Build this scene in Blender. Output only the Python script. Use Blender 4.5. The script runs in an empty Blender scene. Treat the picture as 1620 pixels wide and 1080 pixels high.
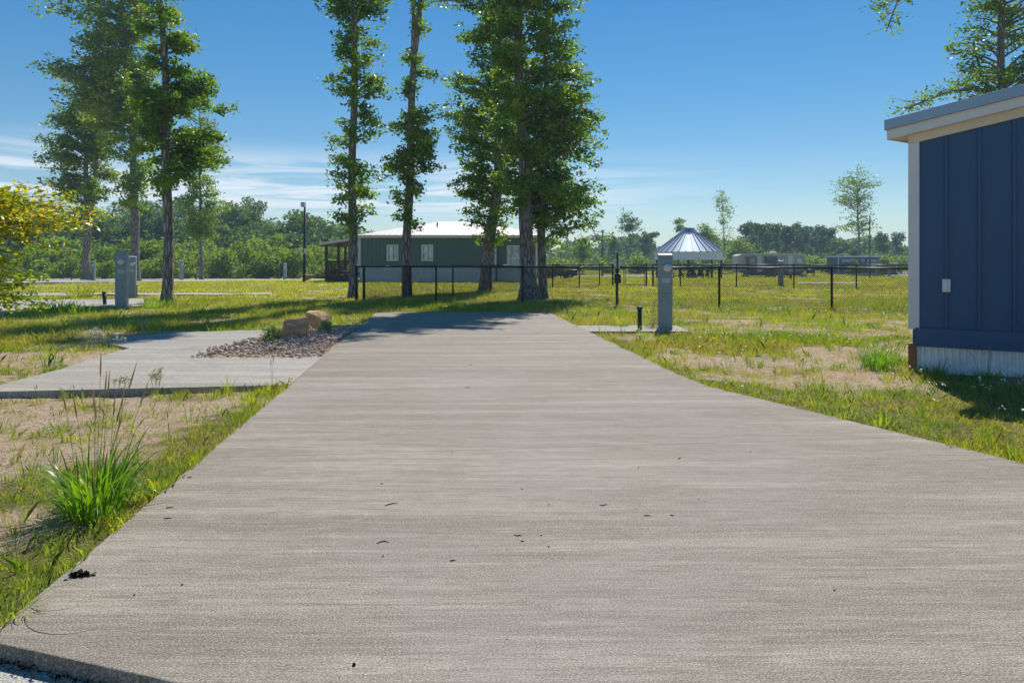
import bpy, math, random
import numpy as np
from mathutils import Vector, Matrix
R = math.radians
random.seed(7); RNG = np.random.default_rng(7)
scene = bpy.context.scene
COL = scene.collection

# ------------------------------------------------------------------ camera, world, sun, exposure
CAM_H = 1.4; F = 1080.0; HOR = 412.0
cd = bpy.data.cameras.new("camera"); cam = bpy.data.objects.new("camera", cd); COL.objects.link(cam)
cam.location = (0, 0, CAM_H); cam.rotation_euler = (R(90), 0, 0)
cd.lens = 24.0; cd.sensor_width = 36.0; cd.sensor_fit = 'HORIZONTAL'
cd.shift_y = -(540 - HOR) / 1620.0
cd.clip_start = 0.05; cd.clip_end = 3000
scene.camera = cam

SUNV = Vector((0.22, 0.80, 1.0)).normalized()
SUN_EL = math.asin(SUNV.z); SUN_AZ = math.atan2(SUNV.x, SUNV.y)
world = bpy.data.worlds.new("World"); scene.world = world; world.use_nodes = True
wn = world.node_tree; wn.nodes.clear()
def WN(t): return wn.nodes.new(t)
w_out = WN('ShaderNodeOutputWorld'); w_bg = WN('ShaderNodeBackground'); w_bg.inputs[1].default_value = 0.15
sky = WN('ShaderNodeTexSky'); sky.sky_type = 'NISHITA'; sky.sun_disc = False
sky.sun_elevation = SUN_EL; sky.sun_rotation = SUN_AZ
sky.altitude = 0; sky.air_density = 1.0; sky.dust_density = 0.0; sky.ozone_density = 3.0
hs = WN('ShaderNodeHueSaturation'); hs.inputs['Saturation'].default_value = 1.55; hs.inputs['Value'].default_value = 0.71
gm = WN('ShaderNodeGamma'); gm.inputs[1].default_value = 0.78
wn.links.new(sky.outputs[0], gm.inputs[0]); wn.links.new(gm.outputs[0], hs.inputs['Color'])
# thin cirrus low over the horizon: noise on the view direction projected on a high flat layer
tc = WN('ShaderNodeTexCoord'); sx = WN('ShaderNodeSeparateXYZ'); wn.links.new(tc.outputs['Generated'], sx.inputs[0])
def wmath(op, a, b=None, clamp=False):
    n = WN('ShaderNodeMath'); n.operation = op; n.use_clamp = clamp
    for i, v in enumerate((a, b)):
        if v is None: continue
        if isinstance(v, (int, float)): n.inputs[i].default_value = v
        else: wn.links.new(v, n.inputs[i])
    return n.outputs[0]
zc = wmath('MAXIMUM', sx.outputs[2], 0.02)
cx_ = wmath('DIVIDE', sx.outputs[0], zc); cy_ = wmath('DIVIDE', sx.outputs[1], zc)
cc = WN('ShaderNodeCombineXYZ'); wn.links.new(cx_, cc.inputs[0]); wn.links.new(wmath('MULTIPLY', cy_, 1.0), cc.inputs[1])
mp = WN('ShaderNodeMapping'); mp.inputs['Rotation'].default_value = (0, 0, R(8)); mp.inputs['Scale'].default_value = (0.46, 0.60, 1)
mp.inputs['Location'].default_value = (3.3, 1.2, 0)
wn.links.new(cc.outputs[0], mp.inputs[0])
nz = WN('ShaderNodeTexNoise'); nz.inputs['Scale'].default_value = 1.0; nz.inputs['Detail'].default_value = 7; nz.inputs['Roughness'].default_value = 0.58; nz.inputs['Distortion'].default_value = 1.0
wn.links.new(mp.outputs[0], nz.inputs['Vector'])
def wmap(v, a, b, c=0, d=1, smooth=True):
    n = WN('ShaderNodeMapRange'); n.interpolation_type = 'SMOOTHSTEP' if smooth else 'LINEAR'
    wn.links.new(v, n.inputs[0])
    for i, q in enumerate((a, b, c, d)): n.inputs[i + 1].default_value = q
    return n.outputs[0]
cm = wmap(nz.outputs[0], 0.38, 0.60)
band = wmath('MULTIPLY', wmap(sx.outputs[2], 0.05, 0.085), wmap(sx.outputs[2], 0.17, 0.10, 0, 1))
side = wmap(sx.outputs[0], 0.35, -0.12, 0.05, 1.0)
fac = wmath('MULTIPLY', wmath('MULTIPLY', cm, band), wmath('MULTIPLY', side, 0.9), True)
mx = WN('ShaderNodeMix'); mx.data_type = 'RGBA'; wn.links.new(fac, mx.inputs[0]); wn.links.new(hs.outputs[0], mx.inputs[6]); mx.inputs[7].default_value = (4.3, 4.6, 5.0, 1)
wn.links.new(mx.outputs[2], w_bg.inputs[0]); wn.links.new(w_bg.outputs[0], w_out.inputs[0])

sl = bpy.data.lights.new("sun", 'SUN'); sl.energy = 4.2; sl.angle = R(0.5); sl.color = (1.0, 0.94, 0.84)
sun = bpy.data.objects.new("sun", sl); COL.objects.link(sun); sun.location = (20, 40, 60)
sun.rotation_euler = (-SUNV).to_track_quat('-Z', 'Y').to_euler()
vs = scene.view_settings; vs.view_transform = 'Standard'; vs.look = 'None'; vs.gamma = 1.0; vs.exposure = 0.48
scene.render.engine = 'CYCLES'

# ------------------------------------------------------------------ helpers
def smooth(a, b, x):
    t = np.clip((np.asarray(x, float) - a) / (b - a), 0, 1); return t * t * (3 - 2 * t)
LAT = np.random.default_rng(3).random((256, 256))
def vnoise(x, y):
    x = np.asarray(x, float); y = np.asarray(y, float)
    xi = np.floor(x).astype(int); yi = np.floor(y).astype(int); fx = x - xi; fy = y - yi
    fx = fx * fx * (3 - 2 * fx); fy = fy * fy * (3 - 2 * fy)
    g = lambda a, b: LAT[a % 256, b % 256]
    return (g(xi, yi) * (1 - fx) + g(xi + 1, yi) * fx) * (1 - fy) + (g(xi, yi + 1) * (1 - fx) + g(xi + 1, yi + 1) * fx) * fy
def fbm(x, y, o=4):
    s = 0; a = 0.5; t = 0
    for i in range(o): s = s + a * vnoise(np.asarray(x) * 2**i + 17 * i, np.asarray(y) * 2**i + 31 * i); t += a; a *= 0.5
    return s / t

PAD_R = [(18.4, 1.02), (11.8, 1.70), (8.35, 2.06), (7.64, 2.19), (7.13, 2.42), (6.66, 2.64), (5.88, 3.0), (5.38, 3.24), (4.97, 3.43), (4.71, 3.55), (4.3, 4.1), (4.05, 5.0), (3.95, 7.0)]
def pad_left(y): return -1.68 - 0.108 * np.asarray(y, float)
def pad_right(y):
    ys = [p[0] for p in PAD_R][::-1]; xs = [p[1] for p in PAD_R][::-1]
    return np.interp(y, ys, xs)
def front_line(x): return 2.264 - 0.32 * (np.asarray(x, float) + 1.11)
def gz(x, y):
    x = np.asarray(x, float); y = np.asarray(y, float)
    z = -0.9 * smooth(40, 95, y) - 0.045
    z = z - 0.035 * smooth(-2.2, -3.4, x) * smooth(10, 7, y)
    amp = smooth(0, 1.5, np.maximum(pad_left(y) - x, x - pad_right(y)))
    z = z + (fbm(x * 0.9, y * 0.9, 4) - 0.5) * 0.09 * amp * (0.4 + smooth(15, 30, y)) + (fbm(x*3.1, y*3.1, 3) - 0.5) * 0.05 * amp * smooth(14, 9, y)
    d = y - front_line(x)
    z = z - 0.14 * smooth(0.12, -0.25, d)
    return z
def gzf(x, y): return float(gz(x, y))
def px2w(px, Y): return (px - 810) / F * Y
def pz(py, Y): return CAM_H - (py - HOR) / F * Y
def gp(px, py):
    Y = 20.0
    for _ in range(60):
        z = gzf(px2w(px, Y), Y); Y = 0.5 * Y + 0.5 * min(300, F * (CAM_H - z) / max(2.0, py - HOR))
    return px2w(px, Y), Y, gzf(px2w(px, Y), Y)

class NT:
    def __init__(s, name):
        s.m = bpy.data.materials.new(name); s.m.use_nodes = True; s.t = s.m.node_tree; s.t.nodes.clear()
        s.out = s.n('ShaderNodeOutputMaterial')
    def n(s, t, **k):
        x = s.t.nodes.new(t)
        for a, b in k.items(): setattr(x, a, b)
        return x
    def l(s, a, b): s.t.links.new(a, b)
    def val(s, sock, v):
        if hasattr(v, 'is_linked') or isinstance(v, bpy.types.NodeSocket): s.l(v, sock)
        else: sock.default_value = v
    def coord(s, scale=(1, 1, 1), rot=(0, 0, 0), kind='Object'):
        t = s.n('ShaderNodeTexCoord'); m = s.n('ShaderNodeMapping'); m.inputs['Scale'].default_value = scale; m.inputs['Rotation'].default_value = rot
        s.l(t.outputs[kind], m.inputs[0]); return m.outputs[0]
    def noise(s, vec, scale=5, detail=4, rough=0.55, dist=0):
        n = s.n('ShaderNodeTexNoise'); s.l(vec, n.inputs['Vector'])
        n.inputs['Scale'].default_value = scale; n.inputs['Detail'].default_value = detail; n.inputs['Roughness'].default_value = rough; n.inputs['Distortion'].default_value = dist
        return n.outputs[0]
    def map(s, v, a, b, c=0., d=1.):
        n = s.n('ShaderNodeMapRange'); s.l(v, n.inputs[0])
        for i, q in enumerate((a, b, c, d)): n.inputs[i + 1].default_value = q
        return n.outputs[0]
    def mix(s, f, a, b, mode='MIX'):
        n = s.n('ShaderNodeMix', data_type='RGBA', blend_type=mode); s.val(n.inputs[0], f)
        for i, v in ((6, a), (7, b)):
            if isinstance(v, tuple): n.inputs[i].default_value = (*v[:3], 1)
            else: s.l(v, n.inputs[i])
        return n.outputs[2]
    def math(s, op, a, b=0.0):
        n = s.n('ShaderNodeMath', operation=op); s.val(n.inputs[0], a); s.val(n.inputs[1], b); return n.outputs[0]
    def bump(s, h, strength=0.3, dist=0.01):
        n = s.n('ShaderNodeBump'); n.inputs['Strength'].default_value = strength; n.inputs['Distance'].default_value = dist; s.l(h, n.inputs['Height']); return n.outputs[0]
    def bsdf(s, col, rough=0.6, metal=0.0, normal=None, spec=0.5):
        b = s.n('ShaderNodeBsdfPrincipled')
        if isinstance(col, tuple): b.inputs['Base Color'].default_value = (*col[:3], 1)
        else: s.l(col, b.inputs['Base Color'])
        s.val(b.inputs['Roughness'], rough); b.inputs['Metallic'].default_value = metal; b.inputs['Specular IOR Level'].default_value = spec
        if normal is not None: s.l(normal, b.inputs['Normal'])
        return b
    def done(s, b): s.l(b.outputs[0], s.out.inputs[0]); return s.m

def paint(name, col, rough=0.5, metal=0.0, dirt=0.15, scale=6, bump=0.03, dirtcol=None, spec=0.5):
    m = NT(name); v = m.coord()
    n1 = m.noise(v, scale, 6, 0.65); n2 = m.noise(v, scale * 9, 3, 0.6)
    dc = dirtcol or tuple(c * 0.55 for c in col)
    c = m.mix(m.map(n1, 0.4, 0.75, 0, dirt * 2), col, dc)
    c = m.mix(m.map(n2, 0.3, 0.7, 0, dirt), c, tuple(min(1, q * 1.25) for q in col))
    return m.done(m.bsdf(c, rough, metal, m.bump(n2, bump * 4, 0.003), spec))
def leafmat(name, a, b, c, trans=0.45, rough=0.45):
    m = NT(name); g = m.n('ShaderNodeNewGeometry'); r = m.n('ShaderNodeValToRGB'); m.l(g.outputs['Random Per Island'], r.inputs[0])
    e = r.color_ramp.elements; e[0].color = (*a, 1); e[1].color = (*c, 1); x = e.new(0.5); x.color = (*b, 1)
    v = m.coord(); n = m.noise(v, 0.9, 3, 0.5)
    col = m.mix(m.map(n, 0.38, 0.62, 0, 0.8), r.outputs[0], tuple(q * k for q, k in zip(c, (1.2, 1.1, 0.7))))
    if 'grass' in name and 'tall' not in name: col = m.mix(m.map(m.noise(m.coord((.25, .5, 1)), 1.0, 4, .6), .44, .60, 0, .85), col, (0.46, 0.35, 0.14)); col = m.mix(m.map(m.noise(v, 2.3, 2, .5), .55, .7, 0, .6), col, tuple(q * .7 for q in a))
    p = m.bsdf(col, rough, 0, None, 0.35)
    t = m.n('ShaderNodeBsdfTranslucent')
    tcl = m.mix(1.0, col, (1.5, 1.65, 0.42), 'MULTIPLY'); m.l(tcl, t.inputs[0])
    s = m.n('ShaderNodeMixShader'); s.inputs[0].default_value = trans; m.l(p.outputs[0], s.inputs[1]); m.l(t.outputs[0], s.inputs[2])
    m.l(s.outputs[0], m.out.inputs[0]); return m.m
def barkmat(name, a, b, sc=1.0):
    m = NT(name); v = m.coord((9 * sc, 9 * sc, 1.6 * sc)); n = m.noise(v, 1.6, 8, 0.7, 0.6)
    vo = m.n('ShaderNodeTexVoronoi'); vo.feature = 'DISTANCE_TO_EDGE'; m.l(v, vo.inputs['Vector']); vo.inputs['Scale'].default_value = 1.3
    cr = m.map(vo.outputs[0], 0.0, 0.22)
    c = m.mix(m.map(n, 0.3, 0.7), a, b); c = m.mix(cr, tuple(q * 0.4 for q in a), c)
    h = m.math('ADD', n, m.math('MULTIPLY', cr, 0.8))
    return m.done(m.bsdf(c, 0.9, 0, m.bump(h, 1.0, 0.05), 0.2))

def concrete(name, a, b, joints=(), rot=6.2, tone=1.0):
    m = NT(name); r = (0, 0, -R(rot))
    big = m.noise(m.coord((0.28, 0.6, 1), r), 1.0, 5, 0.6, 0.6)
    band = m.noise(m.coord((0.22, 3.2, 1), r), 1.0, 5, 0.65, 0.25)
    rip = m.noise(m.coord((2.2, 38, 1), r), 1.0, 5, 0.7, 0.5)
    fine = m.noise(m.coord((7, 120, 4), r), 1.0, 3, 0.6, 0.4)
    g1 = m.noise(m.coord((1, 1.5, 1), r), 115, 4, 0.75)
    g2 = m.noise(m.coord((1, 1, 1), r), 230, 2, 0.7)
    g3 = m.noise(m.coord((1, 1.6, 1), r), 9, 5, 0.7)
    lite = tuple(min(1, q * 1.6) for q in b); dark = tuple(q * 0.42 for q in a)
    c = m.mix(m.map(big, 0.32, 0.68), a, b)
    c = m.mix(m.map(band, 0.42, 0.64, 0, 0.72), c, tuple(q * 0.62 for q in a))
    c = m.mix(m.map(band, 0.48, 0.28, 0, 0.45), c, lite)
    c = m.mix(m.map(rip, 0.50, 0.66, 0, 0.62), c, dark); c = m.mix(m.map(rip, 0.47, 0.30, 0, 0.45), c, lite)
    c = m.mix(m.map(fine, 0.50, 0.70, 0, 0.35), c, dark)
    c = m.mix(m.map(g3, 0.48, 0.72, 0, 0.35), c, dark); c = m.mix(m.map(g3, 0.45, 0.28, 0, 0.25), c, lite)
    c = m.mix(m.map(g1, 0.49, 0.60, 0, 0.85), c, dark); c = m.mix(m.map(g1, 0.47, 0.38, 0, 0.75), c, lite)
    g4 = m.noise(m.coord((1, 1.8, 1), r), 50, 4, 0.8); c = m.mix(m.map(g4, 0.52, 0.68, 0, 0.25), c, dark); c = m.mix(m.map(g4, 0.46, 0.34, 0, 0.2), c, lite)
    c = m.mix(m.map(g2, 0.50, 0.70, 0, 0.4), c, dark)
    st = m.noise(m.coord((0.8, 1, 1), (0, 0, 0.4)), 0.8, 5, 0.7, 0.5)
    c = m.mix(m.map(st, 0.54, 0.70, 0, 0.42), c, (0.20, 0.165, 0.125))
    gy = m.noise(m.coord((1, .7, 1), (0, 0, 1.4)), 0.45, 5, 0.65, 0.6)
    c = m.mix(m.map(gy, 0.50, 0.72, 0, 0.35), c, (0.29, 0.29, 0.28))
    sp = m.noise(m.coord((1, 1, 1), r), 26, 2, 0.5)
    c = m.mix(m.map(sp, 0.735, 0.77, 0, 0.7), c, (0.08, 0.07, 0.06))
    h = m.math('ADD', m.math('MULTIPLY', rip, 0.4), m.math('ADD', m.math('MULTIPLY', fine, 0.4), m.math('MULTIPLY', g1, 0.5)))
    if joints:
        sp_ = m.n('ShaderNodeSeparateXYZ'); m.l(m.coord((1, 1, 1), r), sp_.inputs[0])
        for j in joints:
            d = m.math('ABSOLUTE', m.math('SUBTRACT', sp_.outputs[1], j))
            c = m.mix(m.map(d, 0.012, 0.004, 0, 0.55), c, (0.12, 0.11, 0.10))
    return m.done(m.bsdf(c, 0.85, 0, m.bump(h, 0.5, 0.006), 0.3))

class MB:
    def __init__(s): s.v = []; s.f = []; s.np = []
    def quadbox(s, x0, x1, y0, y1, z0, z1, M=None):
        b = len(s.v); P = [(x, y, z) for z in (z0, z1) for x, y in ((x0, y0), (x1, y0), (x1, y1), (x0, y1))]
        if M: P = [tuple(M @ Vector(p)) for p in P]
        s.v += P; s.f += [tuple(b + i for i in q) for q in ((3, 2, 1, 0), (4, 5, 6, 7), (0, 1, 5, 4), (1, 2, 6, 5), (2, 3, 7, 6), (3, 0, 4, 7))]; return s
    def prism(s, poly, z0, z1):
        b = len(s.v); n = len(poly); s.v += [(x, y, z0) for x, y in poly] + [(x, y, z1) for x, y in poly]
        s.f.append(tuple(b + i for i in range(n))[::-1]); s.f.append(tuple(b + n + i for i in range(n)))
        for i in range(n): j = (i + 1) % n; s.f.append((b + i, b + j, b + n + j, b + n + i))
        return s
    def hexa(s, P):  # 8 points bottom4 top4
        b = len(s.v); s.v += [tuple(p) for p in P]; s.f += [tuple(b + i for i in q) for q in ((3, 2, 1, 0), (4, 5, 6, 7), (0, 1, 5, 4), (1, 2, 6, 5), (2, 3, 7, 6), (3, 0, 4, 7))]; return s
    def tube(s, pts, rad, n=8, cap=True, wob=0.0):
        pts = [Vector(p) for p in pts]
        if not isinstance(rad, (list, tuple)): rad = [rad] * len(pts)
        b = len(s.v); up = None
        for i, p in enumerate(pts):
            t = (pts[min(i + 1, len(pts) - 1)] - pts[max(i - 1, 0)]).normalized()
            if up is None: up = Vector((0, 0, 1)) if abs(t.z) < 0.9 else Vector((1, 0, 0))
            a = t.cross(up).normalized(); c = a.cross(t).normalized(); up = c
            for k in range(n):
                an = 2 * math.pi * k / n; r = rad[i] * (1 + (random.uniform(-wob, wob) if wob else 0))
                q = p + (a * math.cos(an) + c * math.sin(an)) * r; s.v.append(tuple(q))
        for i in range(len(pts) - 1):
            for k in range(n):
                k2 = (k + 1) % n; s.f.append((b + i * n + k, b + i * n + k2, b + (i + 1) * n + k2, b + (i + 1) * n + k))
        if cap:
            s.f.append(tuple(b + k for k in range(n))[::-1]); s.f.append(tuple(b + (len(pts) - 1) * n + k for k in range(n)))
        return s
    def lathe(s, prof, n=16, c=(0, 0, 0)):
        b = len(s.v)
        for r, z in prof:
            for k in range(n): a = 2 * math.pi * k / n; s.v.append((c[0] + r * math.cos(a), c[1] + r * math.sin(a), c[2] + z))
        for i in range(len(prof) - 1):
            for k in range(n): k2 = (k + 1) % n; s.f.append((b + i * n + k, b + i * n + k2, b + (i + 1) * n + k2, b + (i + 1) * n + k))
        s.f.append(tuple(b + k for k in range(n))[::-1]); s.f.append(tuple(b + (len(prof) - 1) * n + k for k in range(n)))
        return s
    def ribbon(s, pts, widths, side):
        b = len(s.v); side = Vector(side)
        for p, w in zip(pts, widths): p = Vector(p); s.v += [tuple(p - side * w / 2), tuple(p + side * w / 2)]
        for i in range(len(pts) - 1): s.f.append((b + 2 * i, b + 2 * i + 1, b + 2 * i + 3, b + 2 * i + 2))
        return s
    def build(s, name, mat, parent=None, smooth_=False, bevel=0.0):
        me = bpy.data.meshes.new(name); me.from_pydata(s.v, [], s.f); me.update()
        if smooth_: me.polygons.foreach_set('use_smooth', [True] * len(me.polygons))
        return mkobj(name, me, mat, parent, bevel)
def mkobj(name, me, mat, parent=None, bevel=0.0):
    me.materials.append(mat); o = bpy.data.objects.new(name, me); COL.objects.link(o)
    if parent is not None: o.parent = parent
    if bevel: b = o.modifiers.new('bevel', 'BEVEL'); b.width = bevel; b.segments = 2; b.limit_method = 'ANGLE'
    return o
def npmesh(name, V, faces_n, mat, parent=None):
    """V (N,3); consecutive groups of faces_n vertices are polygons"""
    me = bpy.data.meshes.new(name); N = len(V); P = N // faces_n
    me.vertices.add(N); me.vertices.foreach_set('co', np.ascontiguousarray(V, np.float32).ravel())
    me.loops.add(N); me.loops.foreach_set('vertex_index', np.arange(N, dtype=np.int32))
    me.polygons.add(P); me.polygons.foreach_set('loop_start', (np.arange(P) * faces_n).astype(np.int32)); me.polygons.foreach_set('loop_total', np.full(P, faces_n, np.int32))
    me.update(calc_edges=True)
    return mkobj(name, me, mat, parent)
def tag(o, label=None, cat=None, group=None, kind=None):
    if label: o['label'] = label
    if cat: o['category'] = cat
    if group: o['group'] = group
    if kind: o['kind'] = kind
    return o
def thing(name, loc, rz, label, cat, group=None):
    o = bpy.data.objects.new(name, None); COL.objects.link(o); o.location = loc; o.rotation_euler = (0, 0, rz); o.empty_display_size = 0.2
    return tag(o, label, cat, group)
def structure(o): o['kind'] = 'structure'; return o
def copy_thing(root, loc, rz=None, label=None, scale=None):
    r = root.copy(); COL.objects.link(r); r.location = loc
    if rz is not None: r.rotation_euler = (0, 0, rz)
    if scale: r.scale = (scale,) * 3 if not isinstance(scale, tuple) else scale
    if label: r['label'] = label
    for ch in root.children:
        c = ch.copy(); COL.objects.link(c); c.parent = r
        for g in ch.children: d = g.copy(); COL.objects.link(d); d.parent = c
    return r
def unit(v): return v / np.maximum(1e-9, np.linalg.norm(v, axis=-1, keepdims=True))
def leaf_quads(C, L, W=0.55, up=0.5, rng=RNG):
    n = len(C); L = np.broadcast_to(L, n).astype(float) * 1.18 * rng.uniform(0.6, 1.25, n)
    d = unit(rng.normal(size=(n, 3)) * [1, 1, 0.6]); nn = unit(rng.normal(size=(n, 3)) + [0, 0, up * 2])
    s = unit(np.cross(d, nn)); L = L[:, None]
    b = C - d * L * 0.5; t = C + d * L * 0.5; m = C + d * L * 0.05
    return np.stack([b, m + s * L * W * 0.5, t, m - s * L * W * 0.5], 1).reshape(-1, 3)

# ------------------------------------------------------------------ materials
M = {}
M['concrete'] = concrete('driveway_concrete', (0.268, 0.232, 0.186), (0.368, 0.324, 0.266), (5.05, 7.5, 11.5, 15.0))
M['concrete2'] = concrete('patio_concrete', (0.36, 0.33, 0.29), (0.43, 0.40, 0.355), rot=2)
M['concrete3'] = concrete('road_concrete', (0.40, 0.38, 0.34), (0.50, 0.475, 0.43), rot=-15)
def ground_mat():
    m = NT('sandy_soil_and_thatch'); v = m.coord(); at = m.n('ShaderNodeAttribute', attribute_name='cover')
    n0 = m.noise(v, 0.7, 5, 0.6); n1 = m.noise(v, 5, 6, 0.7); n2 = m.noise(v, 38, 5, 0.75); n3 = m.noise(v, 120, 2, 0.6)
    sand = m.mix(m.map(n1, 0.35, 0.68), (0.60, 0.44, 0.30), (0.74, 0.59, 0.44)); sand = m.mix(m.map(n0, 0.35, 0.7, 0, 0.6), sand, (0.48, 0.34, 0.22))
    sand = m.mix(m.map(m.noise(v, 14, 4, .7), .52, .66, 0, .6), sand, (0.30, 0.20, 0.125))
    sand = m.mix(m.map(n2, 0.50, 0.66, 0, 0.85), sand, (0.20, 0.13, 0.08)); sand = m.mix(m.map(n3, 0.55, 0.7, 0, 0.5), sand, (0.74, 0.62, 0.50))
    gr = m.mix(m.map(n1, 0.35, 0.65), (0.15, 0.165, 0.035), (0.24, 0.215, 0.06)); gr = m.mix(m.map(n2, 0.45, 0.7, 0, 0.8), gr, (0.055, 0.06, 0.02))
    gr = m.mix(m.map(n0, 0.5, 0.75, 0, 0.6), gr, (0.27, 0.21, 0.11))
    f = m.math('ADD', at.outputs['Fac'], m.math('MULTIPLY', m.math('SUBTRACT', n1, 0.5), 1.3)); f = m.map(f, 0.36, 0.66)
    c = m.mix(f, sand, gr); h = m.math('ADD', m.math('MULTIPLY', n1, 1.2), m.math('ADD', n2, m.math('MULTIPLY', n3, 0.3)))
    return m.done(m.bsdf(c, 0.95, 0, m.bump(h, 0.9, 0.05), 0.15))
M['ground'] = ground_mat()
M['grass'] = leafmat('grass_blades', (0.09, 0.21, 0.03), (0.18, 0.30, 0.035), (0.38, 0.40, 0.06), 0.46, 0.5)
M['grassfar'] = leafmat('field_grass', (0.24, 0.33, 0.016), (0.40, 0.45, 0.02), (0.56, 0.54, 0.04), 0.48, 0.6)
M['grasstall'] = leafmat('tall_grass', (0.05, 0.15, 0.018), (0.09, 0.22, 0.022), (0.18, 0.32, 0.03), 0.45, 0.35)
M['straw'] = leafmat('dry_grass', (0.26, 0.18, 0.09), (0.36, 0.27, 0.14), (0.42, 0.30, 0.20), 0.2, 0.7)
M['oak'] = leafmat('oak_leaves', (0.030, 0.10, 0.030), (0.075, 0.18, 0.034), (0.22, 0.32, 0.045), 0.45, 0.4)
M['oaklight'] = leafmat('young_oak_leaves', (0.06, 0.14, 0.026), (0.11, 0.20, 0.03), (0.24, 0.31, 0.035), 0.48, 0.4)
M['bushleaf'] = leafmat('thicket_leaves', (0.06, 0.135, 0.018), (0.11, 0.20, 0.024), (0.25, 0.31, 0.03), 0.45, 0.6)
M['woodleaf'] = leafmat('far_wood_leaves', (0.035, 0.085, 0.028), (0.06, 0.125, 0.034), (0.12, 0.185, 0.04), 0.42, 0.6)
M['pineleaf'] = leafmat('pine_needles', (0.03, 0.07, 0.03), (0.05, 0.10, 0.035), (0.08, 0.13, 0.04), 0.35, 0.6)
M['shrubleaf'] = leafmat('dwarf_shrub_leaves', (0.10, 0.17, 0.06), (0.17, 0.25, 0.09), (0.36, 0.42, 0.22), 0.35, 0.5)
M['autumn'] = leafmat('amber_leaves', (0.34, 0.34, 0.02), (0.50, 0.33, 0.02), (0.60, 0.46, 0.03), 0.5, 0.35)
M['myrtle'] = leafmat('myrtle_leaves', (0.08, 0.17, 0.016), (0.16, 0.26, 0.02), (0.36, 0.38, 0.025), 0.5, 0.3)
M['petal'] = paint('white_petals', (0.75, 0.75, 0.68), 0.7, 0, 0.05)
M['bark'] = barkmat('oak_bark', (0.27, 0.235, 0.20), (0.52, 0.47, 0.42))
M['barkpale'] = barkmat('pale_bark', (0.22, 0.19, 0.15), (0.34, 0.30, 0.25), 1.3)
M['navy'] = paint('navy_siding_paint', (0.013, 0.078, 0.182), 0.5, 0, 0.16, 1.6, 0.02, (0.03, 0.06, 0.13))
M['white'] = paint('white_trim_paint', (0.66, 0.66, 0.66), 0.55, 0, 0.12, 4)
M['cream'] = paint('cream_trim_paint', (0.68, 0.58, 0.42), 0.6, 0, 0.12, 5)
M['drip'] = paint('grey_blue_metal_drip_edge', (0.26, 0.38, 0.50), 0.38, 0.2, 0.1, 2)
M['skirt'] = paint('galvanised_corrugated_sheet', (0.74, 0.78, 0.82), 0.4, 0.1, 0.2, 3)
M['cedar'] = paint('stained_timber', (0.25, 0.10, 0.04), 0.7, 0, 0.3, 8)
M['darkwood'] = paint('dark_stained_timber', (0.075, 0.03, 0.022), 0.7, 0, 0.3, 8)
M['sage'] = paint('grey_green_metal_siding', (0.095, 0.155, 0.140), 0.5, 0.0, 0.12, 2)
M['sageroof'] = paint('pale_standing_seam_roof', (0.74, 0.69, 0.68), 0.5, 0.05, 0.08, 1.2)
M['black'] = paint('black_vinyl_coat', (0.010, 0.010, 0.012), 0.42, 0, 0.1, 12)
M['pedgrey'] = paint('grey_enclosure_paint', (0.25, 0.325, 0.345), 0.45, 0.0, 0.18, 6)
M['steel'] = paint('galvanised_steel', (0.24, 0.32, 0.43), 0.5, 0.5, 0.15, 3)
M['steeldull'] = paint('weathered_galvanised_steel', (0.42, 0.45, 0.48), 0.5, 0.5, 0.2, 3)
M['paper'] = paint('printed_label', (0.62, 0.66, 0.68), 0.5, 0, 0.1, 30)
M['rock'] = None
def rockmat():
    m = NT('orange_sandstone'); v = m.coord(); n = m.noise(v, 3.5, 8, 0.7, 0.8); n2 = m.noise(v, 30, 5, 0.7); n3 = m.noise(m.coord((1, 1, 5)), 4, 4, 0.6)
    c = m.mix(m.map(n, 0.3, 0.7), (0.52, 0.30, 0.16), (0.70, 0.47, 0.30)); c = m.mix(m.map(n3, 0.45, 0.65, 0, 0.6), c, (0.22, 0.12, 0.07)); c = m.mix(m.map(n2, 0.5, 0.7, 0, 0.5), c, (0.2, 0.13, 0.09))
    return m.done(m.bsdf(c, 0.9, 0, m.bump(m.math('ADD', n, m.math('MULTIPLY', n2, .4)), 1.0, 0.04), 0.2))
M['rock'] = rockmat()
def pebblemat():
    m = NT('river_pebbles'); g = m.n('ShaderNodeNewGeometry'); r = m.n('ShaderNodeValToRGB'); m.l(g.outputs['Random Per Island'], r.inputs[0])
    e = r.color_ramp.elements; e[0].color = (0.20, 0.12, 0.09, 1); e[1].color = (0.72, 0.62, 0.54, 1)
    for p, c in ((0.25, (0.52, 0.33, 0.23)), (0.45, (0.38, 0.32, 0.28)), (0.7, (0.60, 0.44, 0.34))): x = e.new(p); x.color = (*c, 1)
    n = m.noise(m.coord(), 60, 4, 0.6)
    return m.done(m.bsdf(m.mix(m.map(n, 0.4, 0.7, 0, 0.4), r.outputs[0], (0.15, 0.12, 0.1)), 0.7, 0, m.bump(n, 0.4, 0.004), 0.4))
M['pebble'] = pebblemat()
def glass(name, col=(0.05, 0.08, 0.10), rough=0.05):
    m = NT(name); v = m.coord(); n = m.noise(v, 2.5, 3, 0.5); return m.done(m.bsdf(m.mix(m.map(n, .35, .7), col, tuple(min(1, q * 2.2) for q in col)), rough, 0, None, 1.0))
M['glass'] = glass('window_glass'); M['glasspale'] = glass('blind_behind_glass', (0.25, 0.34, 0.38), 0.1)
M['meterglass'] = glass('meter_glass', (0.5, 0.5, 0.48), 0.08)
M['debris'] = paint('dead_leaf_and_twig', (0.022, 0.014, 0.010), 0.95, 0, 0.3, 30, 0.03, None, 0.05)
M['rvbody'] = paint('beige_trailer_skin', (0.42, 0.38, 0.34), 0.5, 0, 0.12, 1)
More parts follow.
